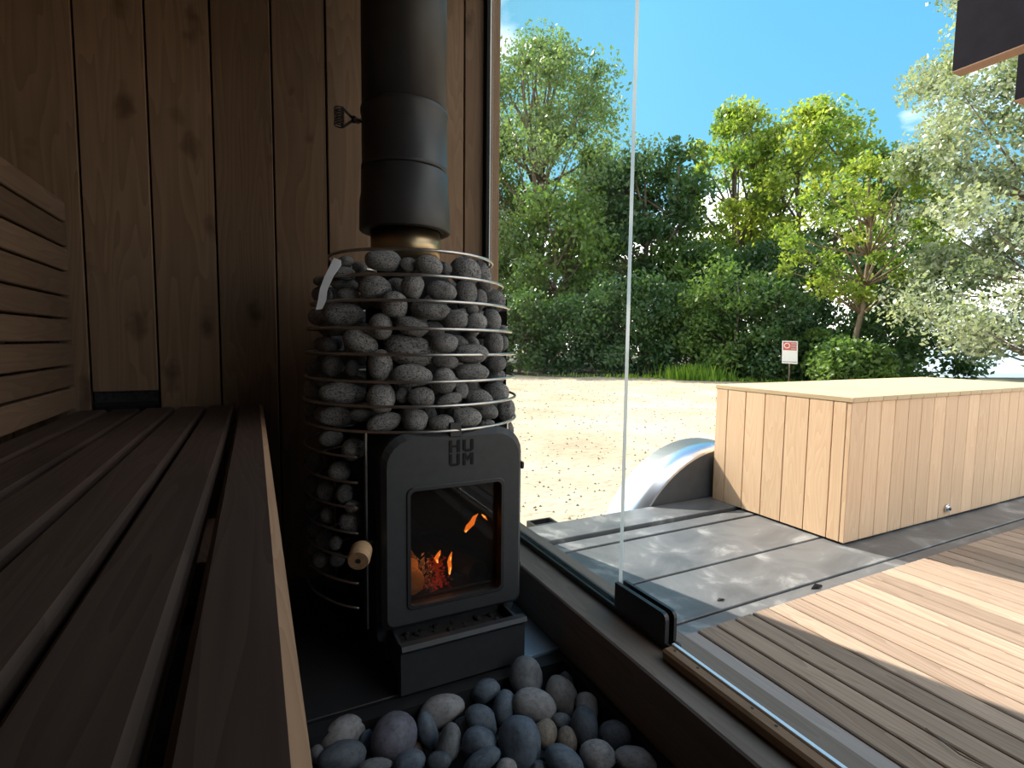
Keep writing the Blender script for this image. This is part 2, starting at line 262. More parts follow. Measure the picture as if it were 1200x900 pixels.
class MB:
    def __init__(s): s.v = []; s.f = []; s.mi = []; s.sm = []
    def add(s, vs, fs, mi=0, smooth=False):
        k = len(s.v); s.v += [Vector(v) for v in vs]; s.f += [[i + k for i in f] for f in fs]; s.mi += [mi] * len(fs); s.sm += [smooth] * len(fs); return s
    def box(s, x0, x1, y0, y1, z0, z1, mi=0, bev=0):
        if bev:
            bm = bmesh.new(); bmesh.ops.create_cube(bm, size=1)
            for v in bm.verts: v.co = Vector(((x0 + x1) / 2 + v.co.x * (x1 - x0), (y0 + y1) / 2 + v.co.y * (y1 - y0), (z0 + z1) / 2 + v.co.z * (z1 - z0)))
            bmesh.ops.bevel(bm, geom=bm.edges[:], offset=bev, segments=1, affect='EDGES')
            s.bm(bm, mi); return s
        vs = [(x, y, z) for x in (x0, x1) for y in (y0, y1) for z in (z0, z1)]
        return s.add(vs, [(0, 1, 3, 2), (4, 6, 7, 5), (0, 4, 5, 1), (2, 3, 7, 6), (0, 2, 6, 4), (1, 5, 7, 3)], mi)
    def bm(s, bm, mi=0, smooth=False):
        bm.verts.index_update(); s.add([v.co.copy() for v in bm.verts], [[v.index for v in f.verts] for f in bm.faces], mi, smooth); bm.free(); return s
    def prism(s, pts, axis, a, b, mi=0, smooth=False):
        """closed outline pts (2d) swept along axis from a to b; 2d order: X->(y,z) Y->(x,z) Z->(x,y)"""
        def P(p, t): return {'X': (t, p[0], p[1]), 'Y': (p[0], t, p[1]), 'Z': (p[0], p[1], t)}[axis]
        n = len(pts); vs = [P(p, a) for p in pts] + [P(p, b) for p in pts]
        s.add(vs, [(i, (i + 1) % n, n + (i + 1) % n, n + i) for i in range(n)], mi, smooth)
        s.add([P(p, a) for p in pts], [list(range(n))[::-1]], mi); s.add([P(p, b) for p in pts], [list(range(n))], mi); return s
    def frame(s, outer, inner, y0, y1, bevel=0, mi=0):
        """plate in the XZ plane with a hole; outer and inner have equally many points; y0 faces the viewer"""
        n = len(outer); cx = sum(p[0] for p in outer) / n; cz = sum(p[1] for p in outer) / n
        def shrink(p, d):
            v = Vector((p[0] - cx, p[1] - cz)); v2 = v * (1 - d / max(v.length, 1e-6)); return (cx + v2.x, cz + v2.y)
        loops = [[(p[0], y1, p[1]) for p in outer], [(p[0], y0 + bevel * .8, p[1]) for p in outer], [(*[shrink(p, bevel)[0]], y0, shrink(p, bevel)[1]) for p in outer],
                 [(p[0], y0, p[1]) for p in inner], [(p[0], y1, p[1]) for p in inner]]
        vs = [v for l in loops for v in l]; fs = []
        for a in range(5):
            b = (a + 1) % 5
            fs += [(a * n + i, a * n + (i + 1) % n, b * n + (i + 1) % n, b * n + i) for i in range(n)]
        return s.add(vs, fs, mi)
    def tube(s, pts, r, n=8, mi=0, closed=False, rads=None, caps=True):
        pts = [Vector(p) for p in pts]; m = len(pts); rings = []
        prev = None
        for i, p in enumerate(pts):
            if closed: t = pts[(i + 1) % m] - pts[i - 1]
            else: t = pts[min(i + 1, m - 1)] - pts[max(i - 1, 0)]
            t.normalize()
            if prev is None: u = t.orthogonal().normalized()
            else: u = (prev - t * prev.dot(t)).normalized()
            prev = u; w = t.cross(u); rr = rads[i] if rads else r
            rings.append([p + (u * math.cos(2 * PI * k / n) + w * math.sin(2 * PI * k / n)) * rr for k in range(n)])
        vs = [v for q in rings for v in q]; fs = []
        for i in range(m if closed else m - 1):
            j = (i + 1) % m
            fs += [(i * n + k, i * n + (k + 1) % n, j * n + (k + 1) % n, j * n + k) for k in range(n)]
        s.add(vs, fs, mi, True)
        if caps and not closed: s.add(rings[0], [list(range(n))[::-1]], mi); s.add(rings[-1], [list(range(n))], mi)
        return s
    def lathe(s, prof, cx, cy, n=40, mi=0, a0=0, a1=2 * PI, smooth=True):
        """profile of (radius, z) turned about a vertical axis"""
        full = abs(a1 - a0 - 2 * PI) < 1e-6; k = n if full else n + 1; vs = []
        for i in range(k):
            a = a0 + (a1 - a0) * i / n
            vs += [(cx + r * math.cos(a), cy + r * math.sin(a), z) for r, z in prof]
        q = len(prof); fs = []
        for i in range(n):
            j = (i + 1) % k
            fs += [(i * q + t, j * q + t, j * q + t + 1, i * q + t + 1) for t in range(q - 1)]
        return s.add(vs, fs, mi, smooth)
    def mesh(s, name, mats, origin):
        me = bpy.data.meshes.new(name); me.from_pydata([(v - origin) * U for v in s.v], [], s.f)
        for m in mats: me.materials.append(m)
        me.polygons.foreach_set('material_index', s.mi); me.polygons.foreach_set('use_smooth', s.sm)
        bm = bmesh.new(); bm.from_mesh(me); bmesh.ops.remove_doubles(bm, verts=bm.verts[:], dist=1e-6); bmesh.ops.recalc_face_normals(bm, faces=bm.faces[:]); bm.to_mesh(me); bm.free()
        me.update(); return me
    def build(s, name, mats, parent=None, origin=None):
        if not isinstance(mats, (list, tuple)): mats = [mats]
        if origin is None:
            lo = [min(v[i] for v in s.v) for i in range(3)]; hi = [max(v[i] for v in s.v) for i in range(3)]
            origin = Vector(((lo[0] + hi[0]) / 2, (lo[1] + hi[1]) / 2, lo[2]))
        origin = Vector(origin)
        o = bpy.data.objects.new(name, s.mesh(name, mats, origin)); COL.objects.link(o); ORIGIN[o] = origin
        if parent: o.parent = parent; o.location = (origin - ORIGIN[parent]) * U
        else: o.location = origin * U
        return o

def copy_at(src, origin, parent=None):
    o = src.copy(); COL.objects.link(o); ORIGIN[o] = Vector(origin)
    p = parent or src.parent
    o.parent = p; o.location = (Vector(origin) - (ORIGIN[p] if p else Vector())) * U
    return o
def rrect(x0, x1, z0, z1, rb, rt, k=6):
    """rounded rectangle, counter-clockwise from the lower left; bottom and top corner radii differ"""
    pts = []
    for cx, cz, r, a in ((x1 - rb, z0 + rb, rb, -90), (x1 - rt, z1 - rt, rt, 0), (x0 + rt, z1 - rt, rt, 90), (x0 + rb, z0 + rb, rb, 180)):
        pts += [(cx + r * math.cos(R(a + 90 * i / k)), cz + r * math.sin(R(a + 90 * i / k))) for i in range(k + 1)]
    return pts

# ------------------------------------------------------------------ the setting: ground, lake, sauna shell, trailer deck
G = -.5
def ground():
    o = MB().add([(-60, -60, G), (60, -60, G), (60, 60, G), (-60, 60, G)], [(0, 1, 2, 3)]).build('ground', M['sand'], origin=(0, 0, G)); o['kind'] = 'structure'
    # leafy soil bank beneath the trees, its edge wandering
    rng = random.Random(3); pts = []
    for i in range(40):
        a = 5 + 85 * i / 39; d = 17.2 + .6 * math.sin(i * .9) + rng.uniform(-.25, .25)
        if a > 58: d -= (a - 58) * .20
        pts.append((d * math.sin(R(a)), d * math.cos(R(a))))
    out = [(58 * math.sin(R(a)), 58 * math.cos(R(a))) for a in (90, 60, 30, 5)]
    o = MB().prism(pts + out, 'Z', G - .05, G + .03).build('ground_bank', M['earth'], origin=(12, 12, G)); o['kind'] = 'structure'
    o = MB().add([(20, 10, G + .05), (900, -300, G + .05), (900, 900, G + .05), (34, 20, G + .05)], [(0, 1, 2, 3)]).build('lake', M['lake'], origin=(30, 15, G + .05)); o['kind'] = 'structure'
ground()

WY = 1.37                                # inner face of the back wall
GX = .6                                  # plane of the window
def shell():
    # back wall: vertical cedar boards with open dark joints, each board its own piece
    w = MB().box(-.62, GX + .035, WY + .022, WY + .06, -.12, 1.62).build('wall_back', M['dark']); w['kind'] = 'structure'
    seams = [-.60, -.44, -.31, -.19, -.07, .052, .171, .29, .41, .527, .584]
    rng = random.Random(5)
    for i, (a, b) in enumerate(zip(seams, seams[1:])):
        z0 = .485 if i == 2 else -.02
        dy = rng.uniform(-.002, .002)
        MB().box(a + .0018, b - .0018, WY + dy, WY + .022, z0, 1.6, bev=.0015).build('plank', M['cedar_v'], w)
    # the second board stops short: a dark rough-backed opening is left at its foot
    MB().box(-.308, -.192, WY + .014, WY + .022, .40, .485).build('vent_back', plain('dark_rough_sheet', (.03, .03, .03), .95, noise=.5, nscale=90, bump=.8), w)
    MB().box(-.308, -.192, WY + .002, WY + .014, .452, .462).build('ledge', M['dark'], w)
    # black glazing channel and outer cedar post
    p = MB().box(.602, .634, WY + .002, WY + .05, -.02, 1.62, bev=.002).build('trim_3', M['cedar_v']); p['kind'] = 'structure'
    l = MB().box(-.66, -.62, -1.0, WY + .06, -.12, 1.62).build('wall_left', M['dark']); l['kind'] = 'structure'
    for i in range(18):
        y0 = -1.0 + i * .13
        MB().box(-.62, -.60, y0 + .002, y0 + .128, 0, 1.6, bev=.0015).build('plank', M['cedar_v'], l)
    n = MB().box(-.66, GX + .035, -1.05, -1.0, -.12, 1.62).build('wall_front', M['cedar_v']); n['kind'] = 'structure'
    c = MB().box(-.66, GX + .035, -1.05, WY + .06, 1.62, 1.70).build('ceiling', M['beam']); c['kind'] = 'structure'
    for i in range(10):
        x0 = -.62 + i * .122
        MB().box(x0 + .001, x0 + .121, -1.0, WY, 1.602, 1.62).build('plank', M['cedar_y'], c)
    r = MB().box(.555, GX + .035, -1.0, -.35, .1, 1.62, bev=.002).build('wall_right_added', M['cedar_v']); r['kind'] = 'structure'  # unseen wall added to narrow the opening and darken the left side
    h = MB().box(.555, GX + .035, -.35, .735, 1.27, 1.62, bev=.002).build('trim_4_added', M['cedar_v']); h['kind'] = 'structure'  # unseen header added to cut skylight reaching the interior
    f = MB().box(-.62, .53, -1.0, WY + .06, -.12, -.075).build('floor', M['plate']); f['kind'] = 'structure'
shell()

def glazing():
    w = empty('window_1', (GX, 1.05, .103)); w['kind'] = 'structure'
    pane = MB()
    x0, x1, y0, y1, z0, z1 = GX - .004, GX + .004, .745, WY - .002, .104, 1.60
    vs = [(x, y, z) for x in (x0, x1) for y in (y0, y1) for z in (z0, z1)]
    pane.add(vs, [(0, 1, 3, 2), (4, 6, 7, 5)], 0); pane.add(vs, [(0, 4, 5, 1), (2, 3, 7, 6), (0, 2, 6, 4), (1, 5, 7, 3)], 1)
    pane.build('pane', [M['glass'], M['glass_edge']], w)
    ch = MB()
    ch.box(GX - .012, GX - .0055, .60, WY, .1005, .113, bev=.001); ch.box(GX + .0055, GX + .012, .60, WY, .1005, .113, bev=.001); ch.box(GX - .0055, GX + .0055, .60, WY, .1005, .1035)
    ch.build('channel', M['black'], w)
    MB().box(.586, .5955, WY - .016, WY - .0005, .114, 1.6).build('wall_channel', M['dark'], w)
    # end clamp: two black plates gripping the foot of the glass, near top corner rounded
    for xa, xb in ((GX - .0135, GX - .0055), (GX + .0055, GX + .0115)):
        pts = [(.612, .1135), (.744, .1135), (.744, .160)] + [(.622 - .010 * math.sin(R(a)), .152 + .010 * math.cos(R(a))) for a in (0, 30, 60, 90)]
        MB().prism(pts, 'X', xa, xb).build('clamp_plate', M['black'], w)
    # threshold beam
    t = MB().box(.525, .655, -1.0, WY, -.075, .1, bev=.003).build('trim_1', M['sill']); t['kind'] = 'structure'
    # raised strip with an aluminium edge where the door opening is
    s = MB().box(.566, .588, -.347, .598, .1005, .120, bev=.004).build('trim_2', M['sill_trim']); s['kind'] = 'structure'
    MB().box(.5885, .594, -.347, .598, .1005, .121).build('metal_edge', M['alu'], s)
    for y in (.582, .535, .44, .405): MB().lathe([(0, .1208), (.0022, .1206), (.0024, .1198)], .580, y, n=8).build('screw', M['black'], s)
glazing()

def trailer():
    b = MB().box(.66, 3.4, -1.0, 1.29, -.12, .028, bev=.002).build('trailer_bed', M['chassis']); b['kind'] = 'structure'
    for y0, y1 in ((1.176, 1.292), (1.108, 1.160), (.8925, 1.0975), (.7225, .8855), (.668, .716)):
        MB().box(.658, 3.4, y0, y1, .0285, .06 if y0 < 1.17 else .066, bev=.0015).build('panel', M['metal_deck'], b)
    # tie-down pocket on the far rim
    pk = MB(); pk.box(.72, .80, 1.293, 1.30, .03, .066); pk.box(.72, .80, 1.335, 1.341, .03, .066); pk.box(.72, .727, 1.30, 1.335, .03, .066); pk.box(.793, .80, 1.30, 1.335, .03, .066); pk.box(.727, .793, 1.30, 1.335, .028, .034)
    pk.build('tie_down_pocket', M['black'], b)
    # wooden deck, boards running away from the viewer
    d = MB().box(.66, 3.4, -1.0, .655, .0285, .058).build('deck', M['chassis']); d['kind'] = 'structure'
    g = MB().box(.657, .7085, -1.0, .662, .0582, .079, bev=.002).build('plank', M['deck_grey'], d)
    src = None; k = 0; x = .712
    while x < 3.38:
        if src is None: src = MB().box(x, x + .0434, -1.0, .662, .0582, .080, bev=.002).build('plank', M['deck'], d); base = ORIGIN[src]; x0 = x
        else: copy_at(src, base + Vector((x - x0, 0, 0)))
        x += .0482; k += 1
    # fallen leaf and twig
    lf = MB().add([(.862, .752, .0615), (.872, .748, .064), (.884, .750, .0615), (.874, .757, .0625)], [(0, 1, 3), (1, 2, 3)])
    lf.add([(.862, .752, .0605), (.872, .748, .063), (.884, .750, .0605), (.874, .757, .0615)], [(0, 3, 1), (1, 3, 2)])
    mark(lf.build('dead_leaf', M['char']), 'dark curled dead leaf lying on the grey metal deck plate', 'leaf')
    mark(MB().add([(1.095, .700, .0605), (1.112, .694, .0605), (1.136, .700, .0605), (1.118, .708, .0605), (1.098, .701, .063), (1.113, .697, .066), (1.132, .701, .063), (1.117, .706, .067)], [(0, 1, 2, 3), (4, 7, 6, 5), (0, 4, 5, 1), (1, 5, 6, 2), (2, 6, 7, 3), (3, 7, 4, 0)]).build('bark_flake', M['char']), 'small dark bark flake on metal plate by the lit deck board ends', 'bark')
    mark(MB().tube([(.80, .262, .0822), (.79, .30, .085), (.806, .345, .0825)], .0012, 6).build('twig', M['bark']), 'thin twig lying on the shaded wooden deck boards', 'twig')
trailer()

# ------------------------------------------------------------------ canopy beams
def beams():
    for i, (x, w) in enumerate(((2.775, .072), (3.36, .085))):
        b = MB().box(x, x + w, -1.2, 1.283, 1.806, 2.10, bev=.001).build('canopy_beam', M['beam'])
        MB().box(x, x + w, -1.2, 1.283, 1.800, 1.8055).build('underside_board', M['beam_under'], b)
        mark(b, ('black canopy beam with a cedar underside, the larger and nearer of two', 'black canopy beam end with cedar underside, behind the larger one')[i], 'beam', 'canopy beams')
beams()

# ------------------------------------------------------------------ wooden box on the trailer and the wheel guard
def storage_box():
    X0, X1, Y0, Y1, Z0, Z1 = 1.417, 2.72, .825, 1.277, .066, .450
    root = empty('storage_box', (X0, Y0, .0605))
    MB().box(X0 + .014, X1 - .014, Y0 + .014, Y1 - .014, Z0 + .002, Z1).build('carcass', M['dark'], root)
    ft = MB().box(X0 + .03, X1 - .03, Y0 + .03, Y1 - .03, .0605, Z0 + .002); ft.build('plinth', M['black'], root)
    n = 19; p = (X1 - X0) / n; src = None
    for i in range(n):
        x = X0 + i * p
        if src is None: src = MB().box(x + .0008, x + p - .0012, Y0, Y0 + .013, Z0, Z1, bev=.0012).build('plank', M['box_v'], root); base = ORIGIN[src]
        else: copy_at(src, base + Vector((i * p, 0, 0)))
    ys = [.825, .874, .943, 1.0165, 1.0865, 1.157, 1.2285, 1.277]
    for a, b in zip(ys, ys[1:]):
        MB().box(X0, X0 + .013, a + (.0135 if a == .825 else .0008), b - .0012, Z0, Z1, bev=.0012).build('plank', M['box_v'], root)
        MB().box(X1 - .013, X1, a + (.0135 if a == .825 else .0008), b - .0012, Z0, Z1, bev=.0012).build('plank', M['box_v'], root)
    for i in range(6):
        a = X0 + .014 + i * .2125; MB().box(a, a + .2115, Y1 - .013, Y1, Z0, Z1, bev=.0012).build('plank', M['box_v'], root)
    src = None
    for i in range(n):
        x = X0 + i * p - .001
        if src is None: src = MB().box(x, x + p - .0022, Y0 - .004, Y1 + .003, Z1 + .0005, Z1 + .014, bev=.001).build('lid_plank', M['box_y'], root); base = ORIGIN[src]
        else: copy_at(src, base + Vector((i * p, 0, 0)))
    # round chrome fitting low on the front
    cx, cz = 1.942, .094
    k = MB(); k.tube([(cx, Y0 - .001, cz), (cx, Y0 - .007, cz)], .0125, 18); k.tube([(cx, Y0 - .007, cz), (cx, Y0 - .011, cz)], .0085, 16)
    h = k.build('drain_fitting', M['chrome'], root); h['label'] = 'round chrome fitting'
    MB().tube([(cx, Y0 - .0112, cz), (cx, Y0 - .0135, cz)], .004, 10).build('plug', M['black'], h)
    mark(root, 'long light wooden box clad in upright planks on the trailer deck', 'storage box')
storage_box()

def wheel_guard():
    cx, cz, r = 1.50, -.20, .44
    A = [i * (180 - 2 * 4) / 40 + 4 for i in range(41)]
    root = empty('wheel_guard', (cx, 1.37, G)); y0, y1 = 1.294, 1.465
    top = MB(); vs = []
    for a in A:
        for rr in (r, r - .008):
            for y in (y0, y1): vs.append((cx + rr * math.cos(R(a)), y, cz + rr * math.sin(R(a))))
    fs = []
    for i in range(40):
        k = i * 4; q = k + 4
        fs += [(k, k + 1, q + 1, q), (k + 2, q + 2, q + 3, k + 3), (k, q, q + 2, k + 2), (k + 1, k + 3, q + 3, q + 1)]
    top.add(vs, fs, 0, False); e = 160; top.add(vs, [(0, 2, 3, 1), (e, e + 1, e + 3, e + 2)], 0)
    t = top.build('arched_sheet', M['fender'], root)
    for p in t.data.polygons: p.use_smooth = abs(p.normal.y) < .5
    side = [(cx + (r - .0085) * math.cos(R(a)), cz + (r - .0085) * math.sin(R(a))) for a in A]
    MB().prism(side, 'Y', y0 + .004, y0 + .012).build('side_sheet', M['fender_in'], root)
    # trailer wheel under the guard
    w = MB(); prof = [(.16, -.07), (.24, -.075), (.285, -.06), (.30, -.03), (.30, .03), (.285, .06), (.24, .075), (.16, .07), (.16, -.07)]
    n = 36; vs = [(cx + q * math.cos(2 * PI * i / n), 1.385 + y, cz + q * math.sin(2 * PI * i / n)) for i in range(n) for q, y in prof]; m = len(prof)
    w.add(vs, [(i * m + j, ((i + 1) % n) * m + j, ((i + 1) % n) * m + j + 1, i * m + j + 1) for i in range(n) for j in range(m - 1)], 0, True)
    ty = w.build('tyre', M['chassis'], root); MB().tube([(cx, 1.34, cz), (cx, 1.43, cz)], .158, 24).build('rim', M['alu'], ty)
    mark(root, 'arched bare metal wheel guard at the trailer edge beside the box', 'wheel guard')
wheel_guard()

# ------------------------------------------------------------------ bench and slatted backrest
BZ = .4475
def bench():
    root = empty('sauna_bench', (-.16, .2, -.075))
    xs = [(-.034, .0155), (-.0965, -.0455), (-.155, -.1035), (-.217, -.1625), (-.2755, -.2245), (-.331, -.283)]
    for i, (a, b) in enumerate(xs):
        m = MB()
        if i == 0:   # front board, its chamfer coloured paler for the light it catches
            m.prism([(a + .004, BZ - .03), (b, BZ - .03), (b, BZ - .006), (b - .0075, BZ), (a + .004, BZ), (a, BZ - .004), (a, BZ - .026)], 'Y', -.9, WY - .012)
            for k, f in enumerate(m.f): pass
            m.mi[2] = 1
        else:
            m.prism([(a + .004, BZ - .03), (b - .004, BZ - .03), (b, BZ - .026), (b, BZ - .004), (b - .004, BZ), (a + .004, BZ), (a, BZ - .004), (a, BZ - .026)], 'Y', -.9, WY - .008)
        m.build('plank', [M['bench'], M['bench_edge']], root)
    for y in (-.8, -.1, .6, 1.30):
        MB().box(-.331, .012, y, y + .04, BZ - .075, BZ - .0305).build('bearer', M['bench'], root)
    MB().box(-.002, .010, -.9, WY - .01, -.075, BZ - .0755).build('skirting_panel', M['bench'], root)
    for x in (-.32, -.03):
        for y in (-.8, 1.30): MB().box(x, x + .026, y, y + .04, -.075, BZ - .0755).build('leg', M['bench'], root)
    mark(root, 'low dark wooden sauna bench of long slats with a chamfered edge coloured as lit', 'bench')
    back = empty('slatted_backrest', (-.335, .9, BZ))
    zs = [.4505, .4985, .542, .590, .636, .681, .731, .780, .829, .874]
    for a, b in zip(zs, zs[1:]):
        MB().box(-.353, -.335, -.9, WY - .006, a + .0022, b - .0022, bev=.002).build('slat', M['cedar_y'], back)
    for y in (-.7, .3, 1.32): MB().box(-.375, -.3535, y, y + .035, .4505, .87).build('batten', M['bench'], back)
    mark(back, 'slatted cedar backrest panel of horizontal boards above the bench', 'backrest')
bench()

# ------------------------------------------------------------------ hearth plate and pebble tray
def hearth():
    h = empty('hearth_plate', (.28, 1.1, -.075))
    MB().box(.03, .4095, .834, WY - .002, -.008, 0, bev=.001).build('top_sheet', M['black'], h)
    k = MB().box(.4105, .524, .834, WY - .002, -.008, 0, bev=.001).build('side_sheet', M['plate'], h); k['label'] = 'steel sheet on the window side with sky reflection painted blue'
    MB().box(.03, .524, .836, WY - .002, -.075, -.0085).build('riser', M['black'], h)
    mark(h, 'low steel hearth under the black stove, sky reflection painted in beside the window sill', 'hearth')
    t = empty('pebble_tray', (.28, .55, -.075))
    m = MB(); x0, x1, y0, y1 = .026, .5235, .25, .828
    m.box(x0, x1, y0, y1, -.075, -.070)
    m.box(x0, x0 + .012, y0, y1, -.070, -.002); m.box(x1 - .012, x1, y0, y1, -.070, -.002)
    m.box(x0 + .012, x1 - .012, y0, y0 + .012, -.070, -.002); m.box(x0 + .012, x1 - .012, y1 - .030, y1, -.070, -.002)
    m.build('pan', M['black'], t)
    mark(t, 'black steel tray full of pebbles on the floor before the stove', 'tray')
    # dark grit at the bottom of the tray, between the pebbles
    rng = random.Random(8); g = MB()
    for i in range(420):
        x = rng.uniform(.05, .505); y = rng.uniform(.40, .79); r = rng.uniform(.006, .013); z = -.064 + rng.uniform(0, .012)
        bm = bmesh.new(); bmesh.ops.create_icosphere(bm, subdivisions=1, radius=1)
        for v in bm.verts: v.co = Vector((x + v.co.x * r * rng.uniform(.8, 1.2), y + v.co.y * r * rng.uniform(.8, 1.2), z + v.co.z * r * .6))
        g.bm(bm, 0, True)
    mark(g.build('gravel', M['pebble_d']), 'dark grit lying between the pebbles at the tray bottom', 'gravel', kind='stuff')
hearth()

def pebble_mesh(name, seed, amp, mat, lobes=1.2, sub=3, flat=1.0):
    rng = random.Random(seed); bm = bmesh.new(); bmesh.ops.create_icosphere(bm, subdivisions=sub, radius=1)
    dirs = [(Vector((rng.gauss(0, 1), rng.gauss(0, 1), rng.gauss(0, 1))).normalized(), rng.uniform(-amp, amp), rng.uniform(1.5, 4)) for _ in range(7)]
    cuts = [(Vector((rng.gauss(0, 1), rng.gauss(0, 1), rng.gauss(0, 1))).normalized(), rng.uniform(.76, .92)) for _ in range(5)]
    for v in bm.verts:
        n = v.co.normalized(); s = 1.0
        for d, a, w in dirs: s += a * math.exp(w * (n.dot(d) - 1))
        p = n * s
        for d, h in cuts:
            e = p.dot(d) - h
            if e > 0: p -= d * e * .72
        v.co = p
    me = bpy.data.meshes.new(name); bm.to_mesh(me); bm.free()
    co = np.array([v.co for v in me.vertices]); ext = np.abs(co).max(0)
    for v in me.vertices: v.co = Vector((v.co.x / ext[0], v.co.y / ext[1], v.co.z / ext[2]))
    for p in me.polygons: p.use_smooth = True
    me.materials.append(mat); return me
def place_stone(name, me, s, grow=1.0):
    x, y, z, a, b, c, az, el, roll = s[:9]; a, b, c = a * grow, b * grow, c * grow
    o = bpy.data.objects.new(name, me); COL.objects.link(o)
    m = Matrix.Rotation(R(-az), 4, 'Z') @ Matrix.Rotation(R(el), 4, 'X') @ Matrix.Rotation(R(roll), 4, 'Y')
    o.matrix_world = Matrix.Translation(Vector((x, y, z)) * U) @ m @ Matrix.Diagonal((a * U, b * U, c * U, 1))
    return o
